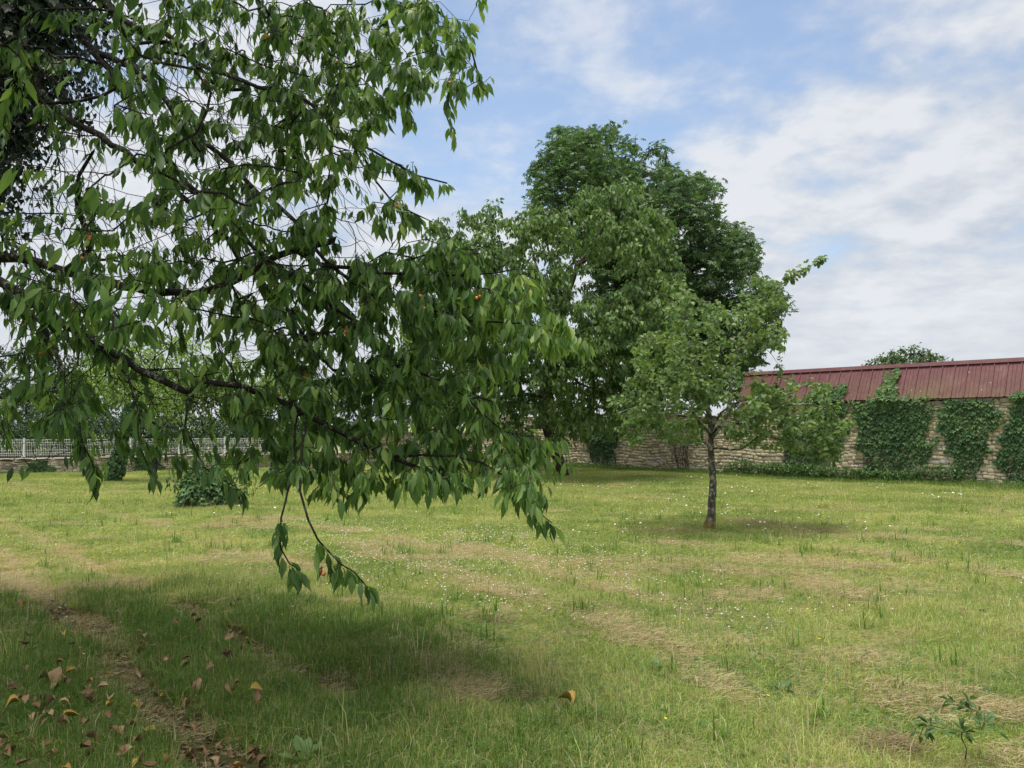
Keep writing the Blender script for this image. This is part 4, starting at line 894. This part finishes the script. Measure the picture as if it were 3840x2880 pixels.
for (px, Yd, h, rx, mat, lab, nl) in ((330, 36, 6.6, 3.3, 'lime_leaf', 'tall bright yellow green tree just beyond the white fence, seen through branches', 12000), (520, 38, 5.6, 3.2, 'lime_leaf', 'lower bright green tree beyond the fence, right of the tallest one', 7500), (640, 42, 5.2, 3.4, 'far_leaf', 'mid green tree beyond the fence where the high wall begins', 6500),
                              (60, 44, 6.8, 3.6, 'hedge_leaf', 'dark bluish tree beyond the fence at the left edge', 8000), (200, 46, 6.2, 3.4, 'far_leaf', 'greyish green tree beyond the fence between dark and bright trees', 6500), (-110, 40, 6.5, 3.0, 'hedge_leaf', 'dark tree beyond the fence outside the left edge', 2500), (800, 46, 6.0, 3.2, 'far_leaf', 'green tree behind the corner of the two walls, left of the big cherry', 7500), (960, 48, 7.0, 3.4, 'hedge_leaf', 'dark tree behind the wall and the big cherry', 7500)):
    b = P(px, 921, Yd); crown_tree('broadleaf_tree', (b[0], b[1]), h, .16, [(0, 0, h*.66, rx, rx, h*.32), (-rx*.6, 0, h*.42, rx*.7, rx*.7, h*.36), (rx*.6, 0, h*.40, rx*.7, rx*.7, h*.34)], nl, .20, M[mat], M['bark'], lab, 'trees beyond the white fence')
def shrub(name, base, lobes, nleaf, leaf, mat, label, cat, group=None, tpl=LEAF4, core=True, stems=8, facing=True):
    base = np.array((base[0], base[1], 0.)); root = empty(name, tuple(base), label, cat, group); AA = []; UU = []
    area = np.array([max(l[3], l[4])*l[5] for l in lobes]); area = area/area.sum()
    for l, v in zip(lobes, area):
        k = int(nleaf*v); u = rand_unit(k); u[:, 2] = np.where(l[2] < .6*l[5], np.abs(u[:, 2]), u[:, 2]); bump = .78 + .35*fbm(u[:, 0]*2+l[0], u[:, 1]*2+u[:, 2]*2, 1.6, 13)[:, None] + rng.normal(size=(k, 1))*.06
        AA.append(base + np.array(l[:3]) + u*bump*np.array(l[3:])); UU.append(u)
    A = np.vstack(AA); U = np.vstack(UU); kp = A[:, 2] > .02; A = A[kp]; U = U[kp]
    D = U*.35 + np.array((0, 0, -.6)) + rng.normal(size=A.shape)*.35; Nn = U + np.array((0, 0, .5)) + rng.normal(size=A.shape)*.35
    foliage(root, 'foliage', tpl, A, frames(D, Nn), rng.uniform(.7, 1.25, len(A))*leaf, mat, np.clip(rng.normal(.5, .26, len(A)), 0, 1))
    ch = []
    for k in range(stems):
        l = lobes[k % len(lobes)]; u = rand_unit(1)[0]; u[2] = abs(u[2]); e = base + np.array(l[:3]) + u*np.array(l[3:])*.85; m_ = (base+e)/2 + rng.normal(size=3)*.08; ch.append((np.array([base+(rng.normal()*.05, rng.normal()*.05, -.05), m_, e]), np.array((.02, .014, .005))))
    link(bpy.data.objects.new('stems', tube_mesh('stems', ch, M['stem'], base, lambda r: 4)), root); return root
for k, (px, Yd, h, rx) in enumerate(((-60, 31, 2.3, 1.8), (60, 31.5, 2.6, 2.0), (170, 32, 2.4, 2.0), (275, 33.5, 2.5, 2.0), (420, 34.5, 2.1, 2.4), (560, 36, 2.3, 2.4))):
    b = P(px, 921, Yd); shrub('hedge_shrub', (b[0], b[1]), [(0, 0, h*.5, rx, 1.0, h*.5), (.8, .2, h*.45, rx*.8, .9, h*.42)], 4200, .13, M['hedge_leaf'],
          ['dark shrub outside the left edge', 'dark shrub behind the fence at the left edge', 'dark shrub behind the fence, left of the ivy-clad trunk', 'dark shrub behind the fence at the ivy-clad trunk', 'dark shrub behind the fence above the ivy mound', 'dark shrub behind the right end of the fence'][k], 'shrub', 'shrubs behind the fence')
ba = GP(447, 1098); shrub('ivy_mound', ba, [(0, 0, 0, .62, .55, .82), (.35, 0, 0, .42, .4, .42), (-.25, .1, .2, .35, .35, .62)], 2600, .085, M['ivy_leaf'], 'round mound of glossy ivy over a stump on the lawn at left', 'ivy', tpl=IVYL)
shrub('elder_sprig', (ba[0]-.1, ba[1]+.1), [(-.15, 0, .9, .35, .3, .38), (.35, 0, .75, .42, .3, .30), (-.6, 0, .55, .25, .2, .2), (.85, -.1, .5, .25, .2, .3)], 420, .10, M['weed_leaf'], 'loose bright shoots growing out of the ivy mound', 'shrub', stems=9)
bs = GP(603, 1052); shrub('ivy_stump', bs, [(0, 0, 0, .42, .42, .55), (.05, 0, .45, .30, .30, .60), (.12, 0, 1.1, .22, .22, .60)], 2000, .09, M['ivy_leaf'], 'cone shaped ivy-clad stump partly hidden by hanging branches', 'ivy', tpl=IVYL)
# ivy up the leaning trunk
iv = empty('ivy', (tb[0], tb[1], 0), 'ivy sleeve round the leaning orchard trunk before the fence', 'ivy'); n = 1900; h = rng.random(n)
tx = [0, .3*.9, .9]; A = np.stack([tb[0]+np.interp(h*2.4, [0, 1.29, 3.2], [0, .27, .9]), np.full(n, tb[1]), h*2.4], -1); an = rng.random(n)*6.28; rr = .13+.10*rng.random(n)+.08*np.sin(h*9); u = np.stack([np.cos(an), np.sin(an), 0*an], -1); A = A+u*rr[:, None]
foliage(iv, 'foliage', IVYL, A, frames(u*.3+np.array((0, 0, -1.))+rng.normal(size=A.shape)*.3, u+rng.normal(size=A.shape)*.3), rng.uniform(.06, .11, n), M['ivy_leaf'])

# ------------------------------------------------------------------ ivy on the walls
for k, Wf, poly, lab in IVYP:
    pl = np.array(poly); s0, z0 = pl.min(0); s1, z1 = pl.max(0); c = wpt(Wf, (s0+s1)/2, .03, max(z0, 0.))
    iv = empty('ivy', tuple(c), 'dark green '+lab if not lab.startswith(('small', 'tiny', 'narrow', 'broad')) else lab, 'ivy', 'ivy climbing the stone walls')
    m = rng.random((60000, 2))*np.array((s1-s0+.4, z1-z0+.3)) + np.array((s0-.2, z0-.15))
    jx = m[:, 0] + (fbm(m[:, 0], m[:, 1], 3.0, 31)-.5)*.75 + rng.normal(size=len(m))*.035; jz = m[:, 1] + (fbm(m[:, 0], m[:, 1], 3.0, 37)-.5)*.45 + rng.normal(size=len(m))*.035
    ok = in_poly(jx, jz, poly) & (m[:, 1] > .02)
    area = abs(sum(pl[i_-1, 0]*pl[i_, 1]-pl[i_, 0]*pl[i_-1, 1] for i_ in range(len(pl))))/2
    low = np.clip(m[:, 1]/1.3, .35, 1) if k != 'l1' else 1.0; ok &= rng.random(len(m)) < low
    m = m[ok][:int(620*area)]; n = len(m); roof = m[:, 1] > EAVE-.02
    thick = .025 + .085*rng.random(n)*np.clip(.4+fbm(m[:, 0], m[:, 1], 1.6, 41), 0, 1.3)*np.clip(m[:, 1]/1.2, .4, 1)
    off = thick + np.where(roof & (Wf is RW), .12 - (m[:, 1]-EAVE)/(RIDGE-EAVE)*.68 + .03, 0)
    A = wpt(Wf, m[:, 0], off, m[:, 1]); nv = np.array((*Wf[2], 0.)); D = np.array((0, 0, -.9))+nv*.35+rng.normal(size=A.shape)*.28; Nn = nv*1.0+np.array((0, 0, .55))+rng.normal(size=A.shape)*.22
    foliage(iv, 'foliage', IVYL, A, frames(D, Nn), rng.uniform(.075, .125, n), M['ivy_leaf'], np.clip(rng.normal(.5, .25, n) + .25*(m[:, 1]/2.5-.6), 0, 1))
    ch = []; loc = np.array(iv.location)
    for j in range(max(3, int((s1-s0)*3))):
        s = rng.uniform(s0, s1); zz = np.arange(max(z0, 0), z1, .22); ss = s + np.cumsum(rng.normal(size=len(zz))*.07); okk = in_poly(ss, zz, poly)
        if okk.sum() > 2: ch.append((wpt(Wf, ss[okk], np.full(okk.sum(), .08) - np.where(zz[okk] > EAVE-.02, (zz[okk]-EAVE)/(RIDGE-EAVE)*.68-.06, 0), zz[okk]), np.linspace(.012, .005, okk.sum())))
    if ch: link(bpy.data.objects.new('stems', tube_mesh('stems', ch, M['stem'], loc, lambda r: 4)), iv)
# a dead brown vine
dv = empty('dead_vine', tuple(wpt(RW, on_wall(RW, 1475, 950)[0], .03, 0.)), 'dead brown vine on the pale wall left of the pear trunk', 'vine'); s = on_wall(RW, 1475, 950)[0]; ch = []
for j in range(26):
    zz = np.linspace(rng.uniform(0, .5), rng.uniform(.9, 1.9), 8); ch.append((wpt(RW, s+rng.normal()*.16+np.cumsum(rng.normal(size=8)*.06), np.full(8, .09+.03*rng.random()), zz), np.linspace(.009, .004, 8)))
link(bpy.data.objects.new('stems', tube_mesh('stems', ch, M['stem'], np.array(dv.location), lambda r: 4)), dv)
# nettles and brambles along the foot of the walls
ux = []; 
sL = rng.random(16000)*26+6.2; dens = np.where((sL > 12.6) & (sL < 20.5), 1, .28); kp = rng.random(16000) < dens; sL = sL[kp]
hh = rng.random(len(sL))*np.where((sL > 12.6) & (sL < 20), .60, .20)*(.35+fbm(sL, sL*0, 1.2, 3)); A = wpt(RW, sL, .05+rng.random(len(sL))*.55*np.where(sL < 20, 1, .6), hh)
sL2 = rng.random(1800)*22; A = np.vstack([A, wpt(LW, sL2, .05+rng.random(1800)*.25, rng.random(1800)*.10)])
u = rand_unit(len(A)); a = stamp(LEAF4, A, frames(u*.6+np.array((0, 0, .2)), u*.5+np.array((0, 0, 1.))), rng.uniform(.06, .13, len(A)), np.clip(rng.normal(.3, .25, len(A)), 0, 1))
link(bpy.data.objects.new('undergrowth', mesh_np('undergrowth', a[0], a[1], a[2], M['weed_leaf'], a[3], a[4])), None, 'low nettles and brambles along the foot of the stone walls', 'undergrowth', kind='stuff')

# ------------------------------------------------------------------ grass: small tufts set over the whole lawn
def tuft(name, n, radius, h, width, tints, flat=0.0, bend=.35):
    VV = []; FF = []; CC = []; TT = []; o = 0
    r = np.sqrt(rng.random(n))*radius; an = rng.random(n)*6.283
    for q in range(n):
        p0 = np.array((r[q]*math.cos(an[q]), r[q]*math.sin(an[q]), -.012)); hh = rng.uniform(*h); d = rng.random()*6.283; dv_ = np.array((math.cos(d), math.sin(d), 0)); lean = abs(rng.normal())*bend
        wv = np.array((-dv_[1], dv_[0], 0))*width*rng.uniform(.6, 1.2)*.5
        if flat and rng.random() < flat:
            p0[2] = rng.uniform(.005, .035); p1 = p0+dv_*hh*.5+np.array((0, 0, rng.uniform(0, .02))); p2 = p0+dv_*hh+np.array((0, 0, rng.uniform(-.01, .02))); wv = np.array((-dv_[1]*.7, dv_[0]*.7, .5))*width*.5
        else: p1 = p0+np.array((0, 0, hh*.55))+dv_*lean*hh*.3; p2 = p0+np.array((0, 0, hh*(1-.3*lean)))+dv_*lean*hh*.95
        VV += [p0-wv, p0+wv, p1+wv*.8, p1-wv*.8, p2]; FF += [o, o+1, o+2, o+3, o+3, o+2, o+4]; CC += [4, 3]; TT += [tints(hh)]*5; o += 5
    me = mesh_np(name, np.array(VV), FF, CC, M['grass'], TT); return bpy.data.objects.new(name, me)
R_ = random.random
mown = lambda h_: (min(.99, R_()) if R_() > .13 else 2+R_())
lush = lambda h_: 1+min(.95, R_()**.8) if R_() > .10 else 2+R_()*.8
strawt = lambda h_: 2+R_() if R_() > .15 else R_()*.99
tc_ = bpy.data.collections.new('grass_tufts')
kinds = []
for k in range(3): kinds.append(tuft('a_mown%d' % k, 240, .20, (.025, .075), .0055, mown, .12))
for k in range(3): kinds.append(tuft('b_lush%d' % k, 120, .19, (.035, .20), .0052, lush, .05, .9))
for k in range(2): kinds.append(tuft('c_straw%d' % k, 170, .20, (.035, .13), .0035, strawt, .85))
for k in range(2): kinds.append(tuft('d_stalks%d' % k, 7, .12, (.16, .34), .0035, lambda h_: 2+R_() if R_() > .6 else R_()*.9, 0, .5))
for k in range(2): kinds.append(tuft('e_far%d' % k, 150, .32, (.03, .10), .013, mown, .10))
for k in range(2): kinds.append(tuft('f_blade%d' % k, 14, .05, (.08, .20), .011, lambda h_: 1.4+R_()*.55, 0, 1.1))
for k in range(3): kinds.append(tuft('g_tall%d' % k, 60, .24, (.05, .15), .0055, mown, .03, .7))
for o in kinds:
    if o.name.startswith('c_straw'): o.data.transform(Matrix.Translation((0, 0, .025)))
    tc_.objects.link(o)
def field(n, y0, y1, marg=1.3):
    y = np.sqrt(rng.random(n)*(y1*y1-y0*y0)+y0*y0); x = (rng.random(n)*2-1)*y*.70*1.0 + (rng.random(n)*2-1)*marg; return x, y
pts = []; 
def put(x, y, lo, cnt, s, tilt=.0): pts.append((x, y, rng.integers(lo, lo+cnt, len(x)), s*np.ones(len(x))*rng.uniform(.8, 1.25, len(x))))
def inside(x, y):  # in front of the two walls
    p = np.stack([x, y], -1); return (((p-RW[0])@RW[2]) > .1) & (((p-LW[0])@LW[2]) > .1)
x, y = field(12500, 2.6, 9); k = (rut_mask(x, y) < .18); st = shade_turf(x, y); k &= rng.random(len(x)) > st*.40; put(x[k], y[k], 0, 3, .68)
x, y = field(8500, 9, 17); k = rut_mask(x, y) < .2; put(x[k], y[k], 0, 3, 1.15)
x, y = field(22000, 15, 37); k = inside(x, y); put(x[k], y[k], 11-1, 2, 1.1)
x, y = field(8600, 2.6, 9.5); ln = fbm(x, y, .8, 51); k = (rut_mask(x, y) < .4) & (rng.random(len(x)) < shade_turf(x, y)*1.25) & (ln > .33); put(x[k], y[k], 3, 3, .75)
x, y = field(2600, 8, 30); ln = fbm(x, y, .7, 57); k = inside(x, y) & (ln > .48) & (hay_mask(x, y) < .25) & (rut_mask(x, y) < .1); put(x[k], y[k], 14, 3, 1)
x, y = field(5200, 2.6, 9); k = (rut_mask(x, y) < .1) & (hay_mask(x, y) < .3) & (fbm(x, y, 1.0, 53) > .42); put(x[k], y[k], 14, 3, .8)
x, y = field(30000, 2.6, 26); hm = np.maximum(hay_mask(x, y), rut_mask(x, y)*np.clip((y-7.2)/2.5, .07, 1)); k = inside(x, y) & (rng.random(len(x)) < hm*1.3); put(x[k], y[k], 6, 2, .9); gzl = .02
x, y = field(3000, 2.6, 9); k = rng.random(len(x)) < .20+.4*(fbm(x, y, 1.1, 61) > .55); put(x[k], y[k], 6, 2, .55)
x, y = field(1700, 2.8, 22); k = inside(x, y) & (rut_mask(x, y) < .4); put(x[k], y[k], 8, 2, 1)
x, y = field(900, 3, 17); k = (rut_mask(x, y) < .3) & (fbm(x, y, .9, 71) > .5); put(x[k], y[k], 12, 2, 1)
x = np.array([p_[0] for p_ in [GP(340, 1290), GP(380, 1180), GP(460, 1190), GP(500, 1195), GP(1275, 1330), GP(1260, 1325), GP(1040, 1340), GP(150, 1090), GP(60, 1080)]]*3)+rng.normal(size=27)*.07; y = np.array([p_[1] for p_ in [GP(340, 1290), GP(380, 1180), GP(460, 1190), GP(500, 1195), GP(1275, 1330), GP(1260, 1325), GP(1040, 1340), GP(150, 1090), GP(60, 1080)]]*3)+rng.normal(size=27)*.07; put(x, y, 12, 2, 1.1)
sL = rng.random(1500)*26+6; q_ = wpt(RW, sL, .1+rng.random(1500)*.9, sL*0); put(q_[:, 0], q_[:, 1], 3, 3, 1.1); sL = rng.random(700)*22+.5; q_ = wpt(LW, sL, .1+rng.random(700)*.6, sL*0); put(q_[:, 0], q_[:, 1], 0, 3, .9)
for bx, by in (tb, td, te, bb, pb):
    a_ = rng.random(26)*6.28; r_ = .1+rng.random(26)*.35; put(bx+np.cos(a_)*r_, by+np.sin(a_)*r_, 3, 3, .6)
gxx = np.concatenate([p_[0] for p_ in pts]); gyy = np.concatenate([p_[1] for p_ in pts]); gi = np.concatenate([p_[2] for p_ in pts]); gs = np.concatenate([p_[3] for p_ in pts])
me = bpy.data.meshes.new('grass'); n = len(gxx); me.vertices.add(n); me.vertices.foreach_set('co', np.stack([gxx, gyy, ground_z(gxx, gyy)], -1).astype(np.float32).ravel())
for nm, ty, v in (('kindi', 'INT', gi.astype(np.int32)), ('sc', 'FLOAT', gs.astype(np.float32)), ('rz', 'FLOAT', (rng.random(n)*6.283).astype(np.float32))):
    a = me.attributes.new(nm, ty, 'POINT'); a.data.foreach_set('value', v)
def scatter_nodes(name, coll):
    g = bpy.data.node_groups.new(name, 'GeometryNodeTree'); g.interface.new_socket('Geometry', in_out='INPUT', socket_type='NodeSocketGeometry'); g.interface.new_socket('Geometry', in_out='OUTPUT', socket_type='NodeSocketGeometry')
    N = g.nodes.new; L = g.links.new; gi_ = N('NodeGroupInput'); go = N('NodeGroupOutput'); ci = N('GeometryNodeCollectionInfo'); ci.inputs['Collection'].default_value = coll; ci.inputs['Separate Children'].default_value = True; ci.inputs['Reset Children'].default_value = True
    ip = N('GeometryNodeInstanceOnPoints'); L(gi_.outputs[0], ip.inputs['Points']); L(ci.outputs[0], ip.inputs['Instance']); ip.inputs['Pick Instance'].default_value = True
    def na(nm, ty):
        a_ = N('GeometryNodeInputNamedAttribute'); a_.data_type = ty; a_.inputs['Name'].default_value = nm; return a_.outputs['Attribute']
    L(na('kindi', 'INT'), ip.inputs['Instance Index']); cx_ = N('ShaderNodeCombineXYZ'); L(na('rz', 'FLOAT'), cx_.inputs[2]); e2r = N('FunctionNodeEulerToRotation'); L(cx_.outputs[0], e2r.inputs[0]); L(e2r.outputs[0], ip.inputs['Rotation']); L(na('sc', 'FLOAT'), ip.inputs['Scale'])
    L(ip.outputs[0], go.inputs[0]); return g
go_ = link(bpy.data.objects.new('grass', me), None, 'mown green and straw coloured grass covering the lawn', 'grass', kind='stuff'); md = go_.modifiers.new('scatter', 'NODES'); md.node_group = scatter_nodes('grass_scatter', tc_)
print('tufts', n)

# ------------------------------------------------------------------ flowers, litter, weeds
def flower_field(name, n, cond, tpl, size, hgt, mat, label, cat, y0, y1):
    x, y = field(n, y0, y1, 0); k = cond(x, y) & inside(x, y); x = x[k]; y = y[k]; A = np.stack([x, y, ground_z(x, y)+rng.uniform(*hgt, len(x))], -1)
    D = np.stack([rng.normal(size=len(x)), rng.normal(size=len(x)), np.zeros(len(x))], -1); Nn = np.array((0, 0, 1.))+rng.normal(size=A.shape)*.35
    a = stamp(tpl, A, frames(D, Nn), rng.uniform(*size, len(x))); link(bpy.data.objects.new(name, mesh_np(name, a[0], a[1], a[2], mat, a[3], a[4])), None, label, cat, kind='stuff')
an = np.arange(8)*math.pi/4
DAISY = T([(math.cos(a_)*(1 if i_ % 2 else .72), math.sin(a_)*(1 if i_ % 2 else .72), .0) for i_, a_ in enumerate(an)] + [(0, 0, .15)], [(i_, (i_+1) % 8, 8) for i_ in range(8)])
PUFF = T([(1, 0, 0), (0, 1, 0), (-1, 0, 0), (0, -1, 0), (0, 0, .9), (0, 0, -.8)], [(0, 1, 4), (1, 2, 4), (2, 3, 4), (3, 0, 4), (1, 0, 5), (2, 1, 5), (3, 2, 5), (0, 3, 5)])
cl1 = [GP(700, 1150), GP(900, 1230), GP(1100, 1280)]; cl2 = [GP(1050, 1160), GP(1300, 1270), GP(1500, 1290)]
flower_field('clover_flowers', 22000, lambda x, y: (rng.random(len(x)) < np.exp(-(np.minimum(seg_dist(x, y, cl1), seg_dist(x, y, cl2))/1.1)**2)*.8*(fbm(x, y, 1.2, 81) > .42)) | (rng.random(len(x)) < .03), PUFF, (.008, .013), (.04, .08), M['clover'], 'pale white clover heads scattered in the middle of the lawn', 'flowers', 6.5, 19)
flower_field('daisies', 7000, lambda x, y: rng.random(len(x)) < .5*(fbm(x, y, .5, 91) > .53)*np.clip((x+2)/6+.35, .15, 1), DAISY, (.014, .027), (.06, .14), M['petal'], 'white daisies dotted across the far lawn before the walls', 'flowers', 12, 33)
flower_field('buttercups', 60, lambda x, y: rng.random(len(x)) < .8, DAISY, (.008, .013), (.06, .10), M['yellow'], 'few tiny yellow flowers in the near grass', 'flowers', 3.5, 12)
CLV = T([(0, 0, 0), (.45, .5, .08), (0, 1, 0), (-.45, .5, .08)], [(0, 1, 2, 3)])
x, y = field(26000, 2.8, 13, 0); k = (fbm(x, y, 1.3, 101) > .50) & (rut_mask(x, y) < .2); x = x[k]; y = y[k]; x = np.repeat(x, 3); y = np.repeat(y, 3); n = len(x)
A = np.stack([x, y, ground_z(x, y)+np.repeat(rng.uniform(.025, .065, n//3), 3)], -1); an_ = np.tile(np.arange(3)*2.09, n//3)+np.repeat(rng.random(n//3)*6, 3)
a = stamp(CLV, A, frames(np.stack([np.cos(an_), np.sin(an_), .15+0*an_], -1), np.array((0, 0, 1.))+rng.normal(size=A.shape)*.15), np.repeat(rng.uniform(.012, .024, n//3), 3)); link(bpy.data.objects.new('clover_leaves', mesh_np('clover_leaves', a[0], a[1], a[2], M['weed_leaf'], a[3], a[4])), None, 'small round clover leaves between the near grass blades', 'clover', kind='stuff')
def curled(seed, mat):
    r = random.Random(seed); t = blade_leaf([(0, .02), (.15, .2), (.35, .30), (.6, .27), (.82, .13), (1, .01)], r.uniform(.6, 1.9), r.uniform(-.9, .9), .12, .015, .06); Vv = t.V.copy(); Vv[:, 1] -= .5
    Vv[:, 2] += .10*np.sin(Vv[:, 1]*5+seed)+.16*Vv[:, 0]*np.sin(Vv[:, 1]*3+seed*2)
    return mesh_np('fallen_leaf', Vv, t.ff, t.c, mat, None, t.uv, True)
br = [curled(k, M['dead']) for k in range(7)]; ye = [curled(k+20, M['deadyellow']) for k in range(4)]
cand = []
while len(cand) < 285:
    x, y = field(1, 3.2, 7.4, 0); x = x[0]; y = y[0]; px, py, _ = proj((x, y, 0)); e = rut_mask(x, y)
    pr = .05 + .9*float(e)*(y < 7) + 1.0*max(0, 1-px/900)*max(0, (py-1330)/300)
    if px > 560: pr *= .10
    if px > 1000: pr *= .25
    if px > -20 and px < 2230 and rng.random() < pr: cand.append((x, y))
LABB = 'curled brown cherry leaf fallen in the shaded foreground grass'; LABY = 'yellowed cherry leaf fallen in the shaded foreground grass'
for (x, y) in cand:
    yy = random.random() < .09; o = bpy.data.objects.new('fallen_leaf', random.choice(ye if yy else br)); s = random.uniform(.04, .082)
    o.location = (x, y, float(ground_z(x, y))+random.uniform(.04, .11)*(1 if rut_mask(x, y) < .3 else .25)+.015); o.scale = (s, s, s); o.rotation_euler = (random.uniform(-.6, .6), random.uniform(-.6, .6), random.random()*6.28)
    px_ = float(proj((x, y, 0))[0]); where = 'on the bare soil of the rut' if rut_mask(x, y) > .35 else ('in the dark grass of the bottom left corner' if px_ < 330 else 'in the shaded grass right of the rut')
    link(o, None, ('yellowed cherry leaf fallen ' if yy else 'curled brown cherry leaf fallen ')+where, 'leaf', 'yellow leaves fallen in the grass' if yy else 'brown leaves fallen in the grass')
for (px, py, s, lab, ms) in ((107, 1493, .17, 'largest curled brown leaf lying in the grass near the bottom left corner', br[0]), (1227, 1538, .10, 'single yellow leaf lying in the near grass right of the shade', ye[0]), (590, 1302, .06, 'small yellowish leaf at the near rut edge', ye[1])):
    g_ = GP(px, py); o = bpy.data.objects.new('fallen_leaf', ms); o.location = (g_[0], g_[1], .075); o.scale = (s, s, s); o.rotation_euler = (.5, .2, 1.0); link(o, None, lab, 'leaf')
# crumbled litter on the bare ruts
x, y = field(34000, 3, 8.5, 0); k = rng.random(len(x)) < rut_mask(x, y)*.8; x = x[k]; y = y[k]; A = np.stack([x, y, ground_z(x, y)+.012], -1); Nn = np.array((0, 0, 1.))+rng.normal(size=A.shape)*.3
a = stamp(LEAF4, A, frames(rng.normal(size=A.shape), Nn), rng.uniform(.018, .062, len(A))); link(bpy.data.objects.new('leaf_litter', mesh_np('leaf_litter', a[0], a[1], a[2], M['dead'], a[3], a[4])), None, 'crumbled brown leaf litter on the bare soil ruts', 'leaf litter', kind='stuff')
# broad leaved weeds
WEED = blade_leaf([(0, .02), (.3, .16), (.6, .22), (.85, .16), (1, .01)], .3, .4, .1, .02)
def weed(px, py, n, size, upr, label, name='weed'):
    g_ = GP(px, py); root = empty(name, (g_[0], g_[1], float(ground_z(*g_))), label, 'weed'); l0 = mesh_np('leaf', WEED.V, WEED.ff, WEED.c, M['weed_leaf'], np.full(len(WEED.V), rng.random()), WEED.uv, True)
    for k in range(n):
        o = link(bpy.data.objects.new('leaf', l0), root); an_ = k*2.4+rng.normal()*.3; s = size*rng.uniform(.7, 1.2); o.scale = (s, s, s); o.rotation_euler = (rng.uniform(*upr), 0, an_)
weed(752//1*1 if False else 657, 1650, 7, .13, (.7, 1.3), 'broad leaved dock rosette near the bottom, left of centre'); weed(380, 1490, 2, .12, (1.2, 1.5), 'single pale green upright leaf on the bare rut')
weed(1065, 1478, 6, .08, (.3, 1.1), 'small plantain rosette in the near centre grass'); weed(1005, 1290, 6, .11, (.2, .6), 'lime green flat rosette beside the clover patch'); weed(1690, 1480, 7, .10, (.4, 1.0), 'leafy sprout in the near grass, below the pear tree'); weed(1420, 1440, 5, .09, (.9, 1.3), 'pale upright dock leaf in the lower right grass'); weed(1850, 1425, 5, .09, (.5, 1.1), 'ragged green weed right of the pear tree'); weed(850, 1440, 6, .09, (.3, 1.1), 'low weed at the shade edge'); weed(2120, 1330, 6, .08, (.3, 1.0), 'yellow green weed near the right edge'); weed(2150, 1500, 8, .09, (.4, 1.1), 'leafy weed patch at the right edge')
# the elm seedling at the lower right
g_ = GP(2085, 1640); g0 = (g_[0], g_[1], 0.); root = empty('seedling', g0, 'dark green leafy tree seedling at the bottom right corner', 'seedling'); sk = Skel(); base = np.array(g0)
sk.limb([base, base+(.01, 0, .05), base+(.0, .02, .09)], .004, .003, step=.04, jit=.002); tgs = [base+np.array((x_, y_, z_)) for x_, y_, z_ in ((-.17, 0, .17), (-.10, .03, .26), (.02, 0, .30), (.10, .04, .22), (.16, 0, .14), (-.05, -.07, .16), (.05, -.08, .19), (-.20, .05, .10), (.0, .1, .24))]
paths = sk.grow(np.array(tgs), step=.04, droop=.1, up_pen=0, jit=.004); chains = sk.finish(.0014, 2.4); link(bpy.data.objects.new('stem', tube_mesh('stem', chains, M['stem'], base, lambda r: 4)), root)
A, D, Nn = leaves_on(paths, 9, .18, .012, -.1, .8, .5); me_ = mesh_np('leaf', CH_HI[1].V, CH_HI[1].ff, CH_HI[1].c, M['weed_leaf'], np.full(len(CH_HI[1].V), .15), CH_HI[1].uv, True); Rr = frames(D, Nn+np.array((0, 0, 1.)))
for k in range(len(A)):
    o = link(bpy.data.objects.new('leaf', me_), root); m3 = Rr[k]*rng.uniform(.035, .06); o.matrix_local = Matrix([[*m3[r_], A[k][r_]-base[r_]] for r_ in range(3)] + [[0, 0, 0, 1]])
# dry grass clumps
def hay_clump(px, py, rx, ry, n, label, h=.08):
    g_ = GP(px, py); c = np.array((g_[0], g_[1], float(ground_z(*g_)))); ch = []
    for k in range(n):
        p0 = c+np.array((rng.normal()*rx*.5, rng.normal()*ry*.5, rng.random()*h*.6)); d = nrm(np.array((rng.normal()*1.2, rng.normal(), rng.normal()*.35))); l = rng.uniform(.05, .16); ch.append((np.array([p0, p0+d*l*.5+(0, 0, .012), p0+d*l]), np.array((.0016, .0014, .0006))))
    V_ = tube_mesh('straw', ch, M['grass'], c, lambda r: 3); a_ = V_.attributes.new('tint', 'FLOAT', 'POINT'); a_.data.foreach_set('value', (2+np.repeat(rng.random(len(ch)), 9)*.8).astype(np.float32))
    o = bpy.data.objects.new('hay_clump', V_); o.location = c; link(o, None, label, 'hay clump', kind='stuff')
hay_clump(1905, 1605, .22, .12, 420, 'tangled brown clump of dry cut grass near the bottom right', .11); hay_clump(1120, 1510, .22, .12, 260, 'small straw tangle in the near grass at centre'); hay_clump(1850, 1236, .4, .2, 260, 'dark edged mat of dry grass right of the pear tree'); hay_clump(1055, 1345, .3, .12, 200, 'pale straw mat below the clover patch')
hay_clump(1990, 1530, .2, .1, 120, 'thin straw wisp above the bottom right seedling')
